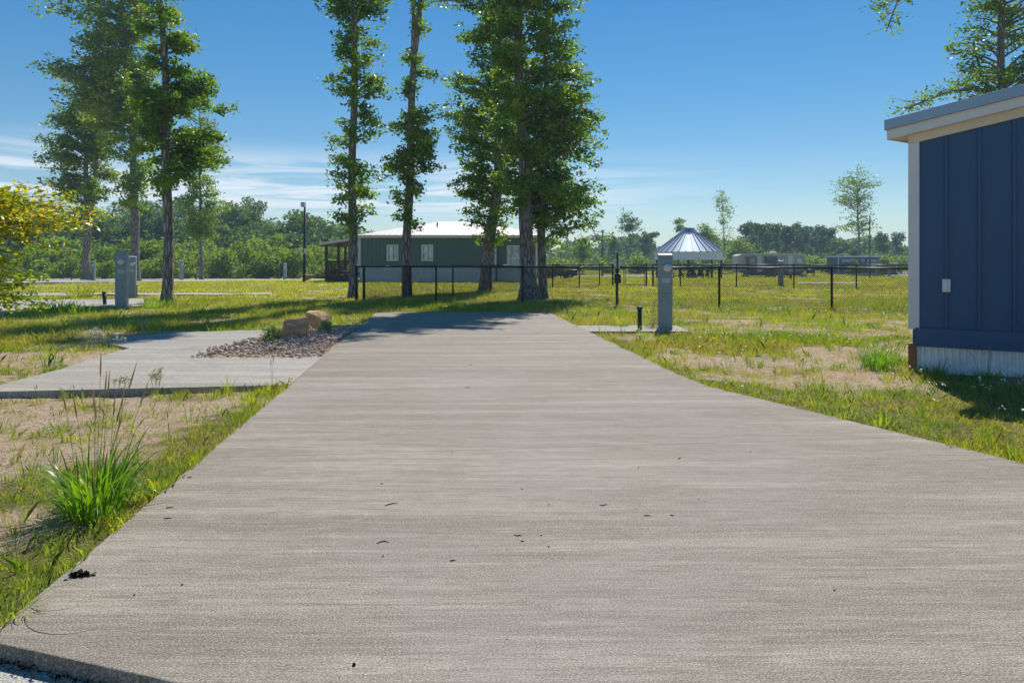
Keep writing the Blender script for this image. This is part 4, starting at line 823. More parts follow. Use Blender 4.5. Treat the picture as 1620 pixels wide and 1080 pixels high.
    for i in range(3): MB().quadbox(xl + .4, -.3, .1 - .28 * i, .38 - .28 * i, .0, .5 - .17 * i).build('step', M['darkwood'], pd)
sage_house()

# ------------------------------------------------------------------ chain link fences
def fence(name, label, pts, H=1.22, sp=0.062, wr=0.0026, pr=0.034, post_every=True):
    g0 = gzf(*pts[0]); root = thing(name, (pts[0][0], pts[0][1], 0), 0, label, 'fence'); ox, oy = pts[0]; zt = H + g0
    P = [Vector((x - ox, y - oy, gzf(x, y) - .03)) for x, y in pts]; rail = MB(); mesh = MB(); tw = MB()
    for i, p in enumerate(P):
        r = pr * (1.5 if i in (0, len(P) - 1) else 1); MB().tube([(p.x, p.y, p.z - .2), (p.x, p.y, zt + .02)], r, 10).build('post', M['black'], root, True)
        MB().lathe([(r * 1.15, -.02), (r * 1.2, .01), (r * .7, .035), (.004, .045)], 10, (p.x, p.y, zt + .02)).build('post_cap', M['black'], root, True)
    for a, b in zip(P[:-1], P[1:]):
        A = Vector((a.x, a.y, 0)); B = Vector((b.x, b.y, 0)); L = (B - A).length; d = (B - A) / L; nrm = Vector((-d.y, d.x, 0)) * wr
        rail.tube([A + Vector((0, 0, zt)), B + Vector((0, 0, zt))], 0.027, 8); hb = max(a.z, b.z) + .06; h = zt - hb
        rail.tube([A + Vector((0, 0, hb)), B + Vector((0, 0, hb))], .004, 4)
        n = int((L + h) / sp) + 1
        for k in range(n):
            for sgn in (1, -1):
                s0 = k * sp - h; x0, z0, x1, z1 = s0, 0.0, s0 + h, h
                if x0 < 0: z0 -= x0; x0 = 0
                if x1 > L: z1 -= (x1 - L); x1 = L
                if x1 - x0 < .01: continue
                if sgn < 0: z0, z1 = h - z0, h - z1
                o = nrm * sgn; p0 = A + d * x0 + Vector((0, 0, hb + z0)) + o; p1 = A + d * x1 + Vector((0, 0, hb + z1)) + o
                wv = Vector((0, 0, wr)); bb = len(mesh.v)
                mesh.v += [tuple(p0 + wv + o * .5), tuple(p0 - wv + o * .5), tuple(p0 - o * .9), tuple(p1 + wv + o * .5), tuple(p1 - wv + o * .5), tuple(p1 - o * .9)]
                mesh.f += [(bb, bb + 1, bb + 4, bb + 3), (bb + 1, bb + 2, bb + 5, bb + 4), (bb + 2, bb, bb + 3, bb + 5)]
    rail.build('top_rail', M['black'], root, True); mesh.build('wire_mesh', M['black'], root); return root
A = Vector((-5.54, 24.3)); B = Vector((9.18, 19.6)); dv = (B - A) / 5
fence('chain_link_fence', 'near black chain link fence run crossing behind the end of the driveway', [tuple(A + dv * i) for i in range(8)], wr=.0044)
fence('chain_link_fence', 'black chain link fence run receding diagonally behind the thick oaks', [(-5.34, 24.62), (-3.9, 26.3), (-2.44, 28.2), (-.97, 30.6), (.6, 33.0), (2.1, 35.2), (3.67, 37.2), (4.9, 38.2), (5.7, 38.6)], wr=.0045, sp=.075)
fence('chain_link_fence', 'far black chain link fence run at the back of the dog park', [(7.95, 38.5), (9.27, 37.6), (12.0, 36.5), (14.66, 35.5), (17.4, 34.5), (20.1, 33.5), (22.8, 32.5)], wr=.0045, sp=.075)
def gate():
    x0, y0, x1, y1 = 6.0, 38.6, 7.5, 38.55; g = gzf(x0, y0); root = thing('gate', (x0, y0, g), 0, 'black chain link double gate frame in the rear fence of the dog park', 'gate'); w = x1 - x0
    MB().tube([(-.1, 0, -.2), (-.1, 0, 1.32)], .04, 10).build('post', M['black'], root, True); MB().tube([(w + .1, 0, -.2), (w + .1, 0, 1.32)], .05, 10).build('post', M['black'], root, True)
    for a, b in ((.0, w * .22), (w * .28, w)): MB().tube([(a, 0, .1), (b, 0, .1), (b, 0, 1.22), (a, 0, 1.22), (a, 0, .1), (b, 0, .1)], .022, 6).build('gate_frame', M['black'], root)
    m = MB(); s = 0
    while s < w: m.quadbox(s, s + .004, -.002, .002, .1, 1.22); s += .07
    s = .1
    while s < 1.22: m.quadbox(0, w, .003, .006, s, s + .004); s += .07
    m.build('wire_mesh', M['black'], root)
gate()
def waste_station():
    x, y = A + dv * 3; y -= .12; g = gzf(x, y); root = thing('waste_station', (x, y, g), 0, 'slim black dog waste station post with bag box at the near fence', 'dispenser')
    MB().quadbox(-.03, .03, -.03, .03, -.2, 1.28).build('post', M['black'], root)
    MB().quadbox(-.10, .10, -.13, -.03, .72, 1.02).build('bag_box', M['black'], root, bevel=.01)
    MB().quadbox(-.07, .07, -.05, -.03, 1.2, 1.5).build('sign_panel', M['white'], root); MB().quadbox(-.03, .03, -.056, -.0505, 1.21, 1.68).build('sign_strip', M['black'], root)
    MB().lathe([(.05, 0), (.07, .03), (.07, .1), (.04, .13)], 12, (0, -.03, 1.06)).build('lock', M['black'], root, True)
waste_station()

# ------------------------------------------------------------------ power pedestals, pipes
def pedestal(loc, rz, label, group='grey power pedestals at the camp sites', sc=1.0):
    root = thing('power_pedestal', loc, rz, label, 'power pedestal', group); root.scale = (sc,) * 3
    MB().quadbox(-.14, .14, -.09, .09, -.05, 1.56).build('body', M['pedgrey'], root, bevel=.006)
    MB().hexa([(-.146, -.11, 1.50), (.146, -.11, 1.50), (.146, .095, 1.53), (-.146, .095, 1.53), (-.146, -.115, 1.565), (.146, -.115, 1.565), (.146, .097, 1.60), (-.146, .097, 1.60)]).build('cap', M['pedgrey'], root, bevel=.005)
    MB().quadbox(-.143, .143, -.103, -.0905, .78, 1.495).build('door', M['pedgrey'], root, bevel=.004)
    MB().quadbox(-.143, .143, -.098, -.0905, .03, .765).build('lower_panel', M['pedgrey'], root, bevel=.004)
    m = MB().lathe([(.098, 0), (.1, .025), (.088, .05), (.085, .055)], 24).build('meter', M['steeldull'], root, True); m.matrix_basis = Matrix.Translation((.035, -.1035, 1.30)) @ Matrix.Rotation(R(90), 4, 'X')
    gl = MB().lathe([(.083, .05), (.08, .085), (.055, .105), (.015, .112)], 24).build('meter_glass', M['meterglass'], m, True)
    MB().quadbox(-.04, .04, -.022, .022, .1135, .118).build('dial', M['white'], m)
    MB().quadbox(.085, .11, -.118, -.1035, .86, .93).build('latch', M['steeldull'], root, bevel=.003)
    MB().quadbox(-.085, .03, -.113, -.0985, .50, .70).build('receptacle_cover', M['pedgrey'], root, bevel=.008)
    MB().quadbox(-.07, .075, -.108, -.1035, .99, 1.08).build('label_plate', M['paper'], root)
    return root
def printed(root):
    l = MB()
    for i in range(4): l.quadbox(-.06, .06 - .02 * (i % 2), -.1095, -.1083, 1.065 - i * .02, 1.059 - i * .02)
    l.build('label_print', M['rvdark'], [c for c in root.children if c.name.startswith('label_plate')][0])
x, y, z = gp(1052, 522); p0 = pedestal((x, y, z), R(-6), 'near grey pedestal with round meter on its slab right of the driveway'); printed(p0)
x, y, z = gp(193, 489); copy_thing(p0, (x, y, z), R(9), 'blue grey pedestal with round meter by the left site pad', 1.08)
x, y, z = gp(209, 471); copy_thing(p0, (x, y, z), R(19), 'pedestal turned sideways showing a pale sunlit side behind the blue grey one', 1.02)
for px, py, lb, rz, sc in ((148, 443, 'far small pedestal beside the forked far oak', -5, 1), (287, 443, 'far pedestal between the lone oak and the slender young oak', 40, 1), (392, 439, 'far pedestal on the road side left of the lamp pole', 40, 1), (451, 442, 'far pedestal just left of the black lamp pole', 0, 1), (492, 436, 'faint far pedestal just right of the black lamp pole', 0, 1), (1235, 452, 'pedestal beyond the dog park in front of the camper trailer', 15, .9), (1407, 439, 'far pedestal beside the navy cabin near the building edge', 15, .9)):
    x, y, z = gp(px, py); copy_thing(p0, (x, y, z), R(rz), lb, sc)
def pipe(px, py, h, r, label, mat='black', tilt=0):
    x, y, z = gp(px, py); root = thing('marker_pipe', (x, y, z), 0, label, 'pipe', 'short upright service pipes'); root.rotation_euler = (0, tilt, 0)
    MB().tube([(0, 0, -.1), (0, 0, h)], r, 14).build('pipe', M[mat], root, True); MB().lathe([(r * 1.12, -.06), (r * 1.12, .0), (r * .9, .008)], 14, (0, 0, h)).build('cap', M[mat], root, True)
pipe(1012, 524, .50, .045, 'short black pipe standing left of the near grey pedestal')
pipe(166, 484, .45, .055, 'tilted short black pipe left of the blue grey pedestal', tilt=-.07)
pipe(215, 471, .5, .05, 'black pipe right of the sideways pedestal')
pipe(113, 444, .65, .05, 'brown stub post at the road left of the forked oak', 'darkwood')
pipe(281, 441, .4, .06, 'tiny dark stub left of the slender young oak', 'darkwood'); pipe(310, 443, .45, .06, 'tiny dark stub at the mulch of the slender young oak', 'darkwood'); pipe(364, 441, .7, .06, 'brown post with rusty cap right of the slender young oak', 'darkwood'); pipe(1251, 442, .55, .1, 'dark stub beside the pedestal at the camper trailer', 'black'); pipe(441, 442, .8, .05, 'brown post left of the lamp pole', 'darkwood')

# ------------------------------------------------------------------ rock bed
bed = MB(); 
structure(MB().prism(BED, -.12, -.03).build('bed_soil', M['ground']))
V_, n_ = [], 0
def inpoly1(x, y, P):
    c = False; j = len(P) - 1
    for i in range(len(P)):
        if ((P[i][1] > y) != (P[j][1] > y)) and x < (P[j][0] - P[i][0]) * (y - P[i][1]) / (P[j][1] - P[i][1] + 1e-12) + P[i][0]: c = not c
        j = i
    return c
rr = random.Random(9)
for t in range(6200):
    x = rr.uniform(-5.7, -2.7); y = rr.uniform(9.75, 15.0); 
    if not inpoly1(x, y, BED) and not (inpoly1(x + .06, y + .12, BED) and rr.random() < .4 and y < 10.3): continue
    if x > float(pad_left(y)) - .03: continue
    s = rr.uniform(.011, .034); a = rr.uniform(0, 3.14); z = rr.uniform(-.03, .0) + .10 * max(0, 1 - ((x + 4.1)**2 + (y - 11.6)**2) / 4.5)
    if rr.random() < .3: z += .02
    b = len(bed.v); n = 6; fl = rr.uniform(.45, .8)
    for (rad, zz) in ((.75, -.5), (1.0, 0.0), (.62, .75)):
        for k in range(n): an = a + k * 2 * math.pi / n; q = rr.uniform(.85, 1.15); bed.v.append((x + s * rad * q * math.cos(an), y + s * rad * q * .75 * math.sin(an), z + .012 + s * fl * zz))
    for i in range(2):
        for k in range(n): k2 = (k + 1) % n; bed.f.append((b + i * n + k, b + i * n + k2, b + (i + 1) * n + k2, b + (i + 1) * n + k))
    bed.f.append(tuple(b + 2 * n + k for k in range(n)))
tag(bed.build('river_pebbles', M['pebble']), 'bed of reddish and grey river pebbles between patio and driveway', 'pebbles', None, 'stuff')
def boulder(px, py, w, d, h, rz, label, seed):
    import bmesh
    x, y, z = gp(px, py); bm = bmesh.new(); bmesh.ops.create_cube(bm, size=1); bmesh.ops.subdivide_edges(bm, edges=bm.edges[:], cuts=9, use_grid_fill=True)
    rs = np.random.default_rng(seed); cuts = [(unit(rs.normal(size=3) * [1, 1, .5]), rs.uniform(.36, .50)) for _ in range(10)]
    for v in bm.verts:
        p = np.array(v.co); 
        for nrm, dd in cuts:
            e = p @ nrm - dd
            if e > 0: p = p - nrm * e
        p = p + (fbm(p[0] * 3 + seed, p[1] * 3 + p[2] * 4, 4) - .5) * .20 * unit(p) + (vnoise(p[0] * 14, p[2] * 14 + p[1] * 9) - .5) * .02
        v.co = (p[0] * w, p[1] * d, (p[2] + .5) * h - .04)
    me = bpy.data.meshes.new('boulder'); bm.to_mesh(me); bm.free(); o = mkobj('boulder', me, M['rock']); o.location = (x, y, 0.0); o.rotation_euler = (0.04, 0.03, rz); tag(o, label, 'rock', 'sandstone boulders in the rock bed')
boulder(470, 543, .54, .44, .43, R(-18), 'squarish orange sandstone boulder in front, beside the round shrub', 2)
boulder(506, 523, .50, .38, .39, R(8), 'smaller flat topped orange boulder at the back of the rock bed', 14)
x, y, z = gp(492, 444); 
boulder(486, 445, .9, .7, .40, R(3), 'low rust brown rock at the foot of the black lamp pole', 8)
def shrub(px, py, r, h, label, seed, n=2600):
    x, y, z = gp(px, py); rs = np.random.default_rng(seed); root = thing('dwarf_shrub', (x, y, 0.0), 0, label, 'shrub', 'low shrubs in the rock bed'); tb = MB(); C = []
    for i in range(60):
        a = rs.uniform(0, 6.28); e = rs.uniform(.1, 1.5); p = np.array([math.cos(a) * math.cos(e) * r, math.sin(a) * math.cos(e) * r, math.sin(e) * h]) * rs.uniform(.75, 1.05); tb.tube([(0, 0, 0), tuple(p * .5 + [0, 0, .02]), tuple(p)], [.006, .004, .002], 4, False)
        C.append(p * rs.uniform(.35, 1.0, (n // 60, 1)) + rs.normal(size=(n // 60, 3)) * .022)
    tb.build('stems', M['bark'], root); C = np.concatenate(C); C = C[C[:, 2] > .01]; npmesh('foliage', leaf_quads(C, .032, .5, .5, rs), 4, M['shrubleaf'], root)
shrub(430, 551, .21, .34, 'round silvery green shrub left of the squarish boulder', 1, 3600)
shrub(514, 532, .20, .26, 'low green shrub right of the squarish boulder, before the flat boulder', 2)
shrub(517, 517, .12, .3, 'little yellow green shrub touching the flat topped boulder', 3, 900)
clump('grass_clump', gp(508, 557)[:2], 'small pale tuft where the pebbles meet the driveway edge', 'grass clump', 30, (.06, .16), (.004, .007), .09, 'grass', seed=60)
clump('grass_clump', gp(387, 545)[:2], 'tiny sprig at the left side of the pebble bed', 'grass clump', 14, (.06, .2), (.004, .006), .03, 'grass', seed=61)

# ------------------------------------------------------------------ twigs and debris on the drive
tw = [(619, 798, .10, .6), (955, 799, .06, 0), (605, 858, .07, .5), (820, 847, .05, -.1), (826, 856, .025, .5), (716, 887, .035, 0), (1024, 816, .05, -.1), (1063, 815, .03, -.4), (740, 613, .09, -.1), (604, 765, .02, 0), (1075, 725, .06, .9), (268, 803, .05, .1), (265, 820, .05, .1), (745, 577, .05, 0), (300, 755, .04, 0)]
for i, (px, py, L, a) in enumerate(tw):
    Y = F * CAM_H / (py - HOR); X = px2w(px, Y); mb = MB(); q = random.Random(i); L *= .8
    mb.tube([(-L / 2, 0, .0), (-L * .1, L * q.uniform(-.2, .2), .001), (L * .25, L * q.uniform(-.2, .2), .0008), (L / 2, L * q.uniform(-.3, .3), .0)], [.0016, .0026, .0022, .001], 5)
    o = mb.build('twig', M['debris']); o.location = (X, Y, .002); o.rotation_euler = (0, 0, a); tag(o, ['bent dark twig lying left of centre on the driveway', 'straight short twig lying right of centre on the driveway', 'curled twig on the lower left of the driveway', 'blunt bit of twig in the middle of the driveway', 'tiny crumb of bark beside the blunt twig', 'small chip of bark below the middle of the driveway', 'faint thin twig right of the straight twig', 'fine twig fragment farthest right on the driveway', 'thin twig halfway along the driveway', 'speck of bark left of centre on the driveway', 'slanted twig near the right bend of the driveway', 'upper of two tan leaf scraps by the left driveway edge', 'lower of two tan leaf scraps by the left driveway edge', 'small twig near the far tree shadow', 'thin scrap near the left driveway edge'][i], 'twig', 'twigs and scraps on the driveway')
pb = [(560, 1052), (826, 774), (868, 798), (856, 847), (868, 865), (715, 716), (591, 674), (288, 925), (212, 941), (1320, 934), (745, 691), (606, 880), (1187, 715), (1010, 740)]
for i, (px, py) in enumerate(pb):
    Y = F * CAM_H / (py - HOR); X = px2w(px, Y); s = .0042 if i else .007; mb = MB().lathe([(s * .6, 0), (s, s * .4), (s * .8, s), (s * .3, s * 1.3)], 7); o = mb.build('pebble', M['debris'], None, True); o.location = (X, Y, .0); o.rotation_euler = (0, 0, i); tag(o, 'tiny dark pebble lying on the concrete driveway', 'pebble', 'dark pebbles on the driveway')
# dead leaf cluster
Y = F * CAM_H / (911 - HOR); X = px2w(126, Y); C = np.random.default_rng(4).normal(size=(34, 3)) * [.028, .009, .004] + [0, 0, .009]
o = npmesh('dead_leaf', leaf_quads(C, .03, .5, .8), 4, M['debris']); o.location = (X, Y, 0); o.rotation_euler = (0, 0, .35); tag(o, 'crumpled dead brown leaf on the lower left of the driveway', 'dead leaf')
# debris in the joint below the driveway lip
C = np.random.default_rng(6).uniform([-1.95, 0, 0], [-.9, .05, .012], (260, 3)); C[:, 1] = front_line(C[:, 0]) - .012 - C[:, 1]**1.0; C[:, 2] -= .058
o = npmesh('litter', leaf_quads(C, .016, .4, .9), 4, M['debris']); tag(o, 'dark leaf litter collected along the foot of the driveway lip', 'leaf litter', None, 'stuff')

# ------------------------------------------------------------------ poles
def lamp_pole():
    x, y, z = gp(481, 446); root = thing('lamp_pole', (x, y, z), 0, 'tall black lamp pole with small sign box, left of the sage house', 'lamp pole'); H = pz(320, y) - z
    MB().tube([(0, 0, -.2), (0, 0, .3), (.06, 0, H)], [.12, .10, .07], 10).build('pole', M['black'], root, True)
    MB().quadbox(-.12, .14, -.4, -.04, H - .35, H - .02).build('lamp_head', M['steeldull'], root, bevel=.02); zz = pz(397, y) - z
    b = MB().quadbox(-.16, .16, -.17, -.13, zz - .17, zz + .17).build('sign', M['white'], root); MB().quadbox(-.04, .03, -.174, -.1705, zz - .11, zz + .11).build('numeral', M['black'], b)
lamp_pole()
def plain_pole(px, py, top, r, label, name='pole', mat='black', box=None, cross=False):
    x, y, z = gp(px, py); root = thing(name, (x, y, z), 0, label, 'pole'); H = pz(top, y) - z
    MB().tube([(0, 0, -.2), (0, 0, H * .5), (0, 0, H)], [r, r * .85, r * .65], 10).build('shaft', M[mat], root, True)
    if box: zz = pz(box, y) - z; MB().quadbox(-.22, .22, -r - .2, -r, zz - .2, zz + .2).build('box', M['steeldull'], root)
    if cross:
        MB().quadbox(-1.2, 1.2, -r - .12, -r * .7, H - .55, H - .42).build('crossarm', M[mat], root)
        for xx in (-1.05, 0, 1.05): MB().lathe([(.05, 0), (.08, .06), (.05, .12), (.07, .18), (.03, .25)], 10, (xx, -r - .03, H - .42 if xx else H)).build('insulator', M['steeldull'], root, True)
    return root
plain_pole(953, 437, 364, .14, 'far dark pole right of the twin oaks', 'lamp_pole', 'black', 366)
plain_pole(897, 437, 363, .16, 'pale utility pole with crossarm beyond the twin oaks', 'utility_pole', 'pole', None, True)
plain_pole(1376, 440, 341, .10, 'slim dark pole with small box right of the round crowned tree', 'lamp_pole', 'black', 404)
plain_pole(887, 440, 400, .09, 'short brown post between the second oak and the utility pole', 'timber_post', 'darkwood')
plain_pole(1068 - 36, 436, 392, .09, 'far thin pole left of the gazebo', 'utility_pole', 'pole')
def rack():
    x, y, z = gp(92, 438); root = thing('meter_rack', (x, y, z), R(-8), 'grey bank of electrical boxes on thin legs at the far left of the road', 'electrical panel')
    for i in range(4): MB().quadbox(-.62 + i * .32, -.33 + i * .32, -.12, .08, .75, 1.45).build('box', M['skirt' if i % 2 else 'steeldull'], root, bevel=.01)
    for xx in (-.58, -.2, .2, .6): MB().quadbox(xx - .03, xx + .03, -.0, .06, -.1, 1.5).build('leg', M['steeldull'], root)
    MB().quadbox(-.64, .66, .09, .13, 1.3, 1.38).build('rail', M['steeldull'], root)
rack()

# ------------------------------------------------------------------ gazebo with chairs
def gazebo():
    Y = 82.0; X = px2w(1089.5, Y); g = gzf(X, Y); s = F / Y; root = thing('gazebo', (X, Y, g), 0, 'round open gazebo with ribbed shiny metal cone roof behind the near pedestal', 'gazebo')
    Rr = 54 / s; zE = pz(399, Y) - g; zB = pz(411, Y) - g; zS = pz(369, Y) - g; zT = pz(361, Y) - g; n = 30
    c = MB()
    for i in range(n):
        a0 = 2 * math.pi * i / n; a1 = 2 * math.pi * (i + 1) / n; e = .10 * (a1 - a0)
        for (aa, ab, up0, up1) in ((a0, a0 + (a1 - a0) * .86, 0, 0), (a0 + (a1 - a0) * .86, a1, .09, .09)):
            b = len(c.v)
            for (rr_, zz) in ((Rr, zE + .02), (14 / s, zS)):
                for a in (aa, ab): c.v.append((rr_ * math.cos(a), rr_ * math.sin(a), zz + up0))
            for (rr_, zz) in ((Rr, zE - .02), (14 / s, zS - .05)):
                for a in (aa, ab): c.v.append((rr_ * math.cos(a), rr_ * math.sin(a), zz))
            c.f += [(b, b + 1, b + 3, b + 2), (b + 4, b + 6, b + 7, b + 5), (b, b + 2, b + 6, b + 4), (b + 1, b + 5, b + 7, b + 3), (b, b + 4, b + 5, b + 1)]
    c.build('roof', M['steel'], root)
    MB().lathe([(14.5 / s, zS - .02), (14.2 / s, zS + .06), (9 / s, zT - .03), (8.5 / s, zT + .02), (.1, zT + .06)], 30).build('roof_cap', M['steel'], root)
    b = MB(); m = 48
    for (ra, rb_, za, zb_) in ((Rr - .12, Rr - .12, zB, zE), (Rr - .15, Rr - .15, zB, zE)):
        k = len(b.v)
        for i in range(m): a = 2 * math.pi * i / m; w = .012 * (i % 2); b.v += [((ra + w) * math.cos(a), (ra + w) * math.sin(a), za), ((rb_ + w) * math.cos(a), (rb_ + w) * math.sin(a), zb_)]
        for i in range(m): j = (i + 1) % m; b.f.append((k + 2 * i, k + 2 * j, k + 2 * j + 1, k + 2 * i + 1))
    bo = b.build('fascia_band', M['skirt'], root)
    for i in range(8): a = R(22.5 + 45 * i) + .12; MB().tube([((Rr - .35) * math.cos(a), (Rr - .35) * math.sin(a), -.1), ((Rr - .35) * math.cos(a), (Rr - .35) * math.sin(a), zE - .02)], .10, 8).build('post', M['darkwood'], root, True)
    MB().lathe([(Rr - .1, -.1), (Rr - .1, .06)], 36).build('floor_slab', M['concrete3'], root)
    # chairs
    def chair(loc, rz, lb):
        r = thing('lawn_chair', loc, rz, lb, 'chair', 'dark chairs around the fire pit under the gazebo')
        MB().hexa([(-.3, -.3, .36), (.3, -.3, .36), (.3, .25, .26), (-.3, .25, .26), (-.3, -.3, .40), (.3, -.3, .40), (.3, .25, .30), (-.3, .25, .30)]).build('seat', M['black'], r)
        MB().hexa([(-.3, .22, .25), (.3, .22, .25), (.3, .26, .25), (-.3, .26, .25), (-.34, .50, 1.05), (.34, .50, 1.05), (.34, .54, 1.05), (-.34, .54, 1.05)]).build('backrest', M['black'], r)
        for sx_ in (-1, 1):
            MB().quadbox(sx_ * .36 - .06, sx_ * .36 + .06, -.38, .35, .58, .61).build('armrest', M['black'], r)
            for yy, hh in ((-.3, .58), (.3, .58)): MB().quadbox(sx_ * .35 - .03, sx_ * .35 + .03, yy - .04, yy + .04, 0, hh).build('leg', M['black'], r)
        return r
    LC = ['dark chair at the left of the fire pit under the gazebo', 'dark chair turned to the fire pit, second from the left', 'dark chair behind the fire pit under the gazebo', 'dark chair on the right side of the fire pit', 'dark chair nearest the right gazebo post']
    c0 = None
    for i, (px, dy, rz) in enumerate(((1070, .2, 1.4), (1081, 1.6, .8), (1098, 1.8, 0.1), (1106, .6, -.7), (1115, -.2, -1.4))):
        yy = Y + dy; xx = px2w(px, yy); l = (xx, yy, g + .06)
        if c0 is None: c0 = chair(l, rz, LC[0])
        else: copy_thing(c0, l, rz, LC[i])
    pt = thing('fire_pit', (px2w(1094, Y - .8), Y - .8, g + .06), 0, 'low pale round fire pit ring under the gazebo', 'fire pit')
    MB().lathe([(.62, 0), (.64, .3), (.6, .34), (.48, .34), (.46, .1), (.05, .08)], 24).build('ring', M['concrete3'], pt); MB().lathe([(.45, .1), (.3, .16), (.02, .2)], 14).build('ashes', M['debris'], pt)
gazebo()

# ------------------------------------------------------------------ camper trailer, navy cabin, parked car, grill
def trailer():
    Y = 96.0; X = px2w(1167, Y); g = gzf(X, Y); s = F / Y; root = thing('camper_trailer', (X, Y, g), 0, 'long beige camper trailer with dark slide outs beyond the dog park', 'camper trailer'); W = 105 / s; D = 2.5; z0 = .65; z1 = pz(402, Y) - g
    MB().prism([(0, z0 + .1), (.25, z0), (W, z0), (W, z1), (.5, z1), (.0, z1 - .3)], 0, D)
    b = MB().prism([(0, z0 + .15), (.3, z0), (W, z0), (W, z1), (.55, z1), (.0, z1 - .22)], -D, 0); b.v = [(x, -z, y) for x, y, z in b.v]; b.f = [tuple(reversed(f)) for f in b.f]; b.build('body', M['rvbody'], root, bevel=.03)
    MB().quadbox(.4, W + .05, -.14, -.005, z1 - .1, z1 + .08).build('awning', M['cream'], root)
    for xa, xb in ((14 / s, 28 / s), (43 / s, 60 / s)): MB().quadbox(xa, xb, -.5, -.001, z0 + .3, z1 - .3).build('slide_out', M['rvdark'], root, bevel=.02)
    for xa, xb in ((62.5 / s, 68 / s), (69.5 / s, 74.5 / s), (92.5 / s, 102 / s), (16 / s, 26 / s)):
        yy = -.003 if xa > 30 / s else -.503
        f = MB().quadbox(xa, xb, yy - .03, yy, z1 - 1.35, z1 - .45).build('window', M['rvdark'], root); MB().quadbox(xa + .06, xb - .06, yy - .036, yy - .031, z1 - 1.29, z1 - .51).build('pane', M['glasspale' if xa > 30 / s else 'glass'], f)
    for xa in (31 / s, 80 / s):
        d = MB().quadbox(xa, xa + .62, -.04, -.001, z0 + .1, z1 - .25).build('door', M['white'], root); MB().quadbox(xa + .5, xa + .56, -.07, -.041, z0 + .9, z0 + 1.05).build('handle', M['black'], d)
    st = MB().quadbox(.3, W, -.012, -.001, z0 + .05, z0 + .28).build('stripe', M['rvdark'], root)
    for xx in (4.3, 5.15):
        w = MB().tube([(xx, .1, .36), (xx, .34, .36)], .36, 18).build('wheel', M['tyre'], root, True); MB().tube([(xx, .07, .36), (xx, .098, .36)], .18, 14).build('rim', M['steeldull'], w, True)
    MB().quadbox(.9, W - .2, .3, .5, .25, z0).build('underframe', M['rvdark'], root)
    ac = MB().quadbox(5.0, 5.8, .8, 1.5, z1 + .005, z1 + .36).build('air_conditioner', M['white'], root, bevel=.1)
    MB().tube([(W - .02, -.1, z1 - .05), (W + 1.6, -.3, z1 - .95)], .035, 6).build('awning_arm', M['steeldull'], root)
    for xx in (.7, W - .4): MB().quadbox(xx - .04, xx + .04, .5, .58, -.05, z0).build('jack', M['steeldull'], root)
    MB().tube([(0.02, 1.2, z0 + .05), (-1.0, 1.2, .5)], .05, 6).build('tow_hitch', M['black'], root)
trailer()
def grill():
    x, y, z = px2w(1282, 96), 96, 0; z = gzf(x, y); r = thing('grill', (x, y, z), 0, 'dark covered grill right of the camper trailer', 'grill')
    MB().quadbox(-.55, .55, -.3, .3, .55, .85).build('body', M['black'], r, bevel=.03); MB().tube([(-.5, 0, .87), (.5, 0, .87)], .28, 14).build('lid', M['black'], r, True)
    for xx in (-.45, .45):
        for yy in (-.22, .22): MB().quadbox(xx - .03, xx + .03, yy - .03, yy + .03, 0, .55).build('leg', M['black'], r)
    for px, lb, mt in ((1180, 'red cooler box on the grass at the left end of the camper trailer', 'cedar'), (1271, 'blue storage tub at the right end of the camper trailer', 'drip')):
        x = px2w(px, 94); z = gzf(x, 94); q = thing('storage_box', (x, 94, z), .3, lb, 'box'); MB().quadbox(-.35, .35, -.22, .22, 0, .38).build('body', M[mt], q, bevel=.02); MB().quadbox(-.37, .37, -.24, .24, .382, .46).build('lid', M['white'], q, bevel=.02)
grill()
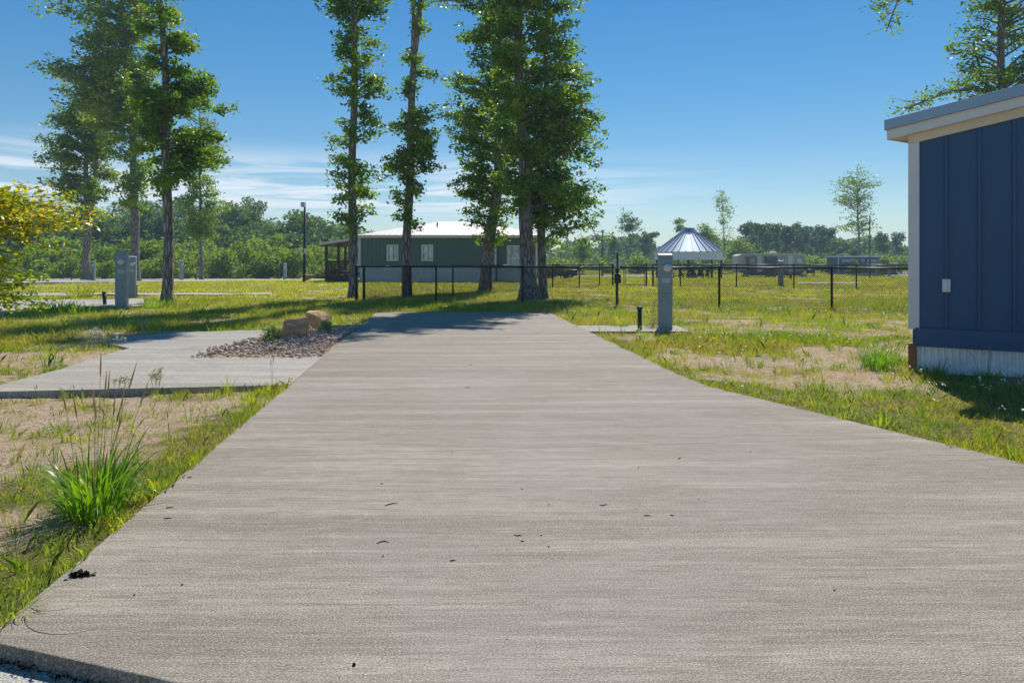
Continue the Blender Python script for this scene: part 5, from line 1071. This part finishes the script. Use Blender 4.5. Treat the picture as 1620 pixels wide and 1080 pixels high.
def cabin():
    Y = 112.0; X = px2w(1326, Y); g = gzf(X, Y); s = F / Y; root = thing('navy_cabin', (X, Y, g), 0, 'small navy cabin with white roof edge and windows in the far right field', 'cabin'); W = 70 / s; z1 = pz(407, Y) - g
    MB().quadbox(0, W, 0, 4, .3, z1).build('wall', M['navy'], root); MB().quadbox(-.25, W + .2, -.3, 4.3, z1 + .002, z1 + .22).build('roof', M['white'], root); MB().quadbox(-.04, .12, -.05, -.002, .3, z1).build('corner_trim', M['white'], root)
    MB().quadbox(.1, W - .1, .1, 3.9, -.1, .3).build('skirting', M['skirt'], root)
    for xa, xb, za, zb in ((6, 13, .75, .35), (14, 20, .75, .35), (37, 41, .7, .3), (46, 53, .75, .35), (54, 60, .75, .35)):
        f = MB().quadbox(xa / s, xb / s, -.05, -.001, z1 - za, z1 - zb).build('window', M['white'], root); MB().quadbox(xa / s + .06, xb / s - .06, -.056, -.051, z1 - za + .06, z1 - zb - .06).build('pane', M['glass'], f)
    f = MB().quadbox(46 / s, 60 / s, -.05, -.001, z1 - 1.6, z1 - 1.0).build('window', M['white'], root); MB().quadbox(46 / s + .08, 60 / s - .08, -.056, -.051, z1 - 1.52, z1 - 1.08).build('pane', M['glasspale'], f)
    MB().quadbox(W + .21, W + 2.4, -.3, 3.5, z1 - 1.0, z1 - .85).build('porch_roof', M['white'], root)
    for yy in (-.2, 3.3): MB().quadbox(W + 2.2, W + 2.3, yy, yy + .1, -.1, z1 - 1.0).build('porch_post', M['white'], root)
    MB().quadbox(W + .03, W + 2.4, -.2, 3.4, .0, .3).build('porch_floor', M['darkwood'], root)
cabin()
def car():
    x, y, z = px2w(878, 72), 72, 0; z = gzf(x, y); root = thing('parked_car', (x, y, z), R(8), 'dark blue car parked beyond the dark second oak', 'car')
    prof = [(-2.2, .35), (-2.25, .75), (-2.1, .95), (-1.2, 1.05), (-.6, 1.55), (.9, 1.58), (1.6, 1.08), (2.2, 1.0), (2.25, .4)]
    b = MB().prism(prof, -.85, .85); b.v = [(p[0], p[2], p[1]) for p in b.v]; b.build('body', M['truck'], root, bevel=.07)
    g_ = MB().prism([(-1.0, 1.08), (-.55, 1.48), (.82, 1.5), (1.38, 1.1)], -.862, -.852); g_.v = [(p[0], p[2], p[1]) for p in g_.v]; g_.build('side_window', M['glass'], root)
    for xx in (-1.4, 1.4):
        for sy in (-1, 1): w = MB().tube([(xx, sy * .66, .33), (xx, sy * .88, .33)], .33, 18).build('wheel', M['tyre'], root, True); MB().tube([(xx, sy * .882, .33), (xx, sy * .9, .33)], .2, 12).build('rim', M['steeldull'], w)
car()

# ------------------------------------------------------------------ haze
hz = NT('haze_air'); pv = hz.n('ShaderNodeVolumePrincipled'); pv.inputs['Density'].default_value = 0.0007; pv.inputs['Color'].default_value = (0.55, 0.80, 1.0, 1); pv.inputs['Anisotropy'].default_value = 0.2
hz.l(pv.outputs[0], hz.out.inputs['Volume'])
o = MB().quadbox(-503, 503, -63, 703, -2.4, 26).build('haze', hz.m); tag(o, 'thin bluish air haze over the whole site', 'haze', None, 'stuff')
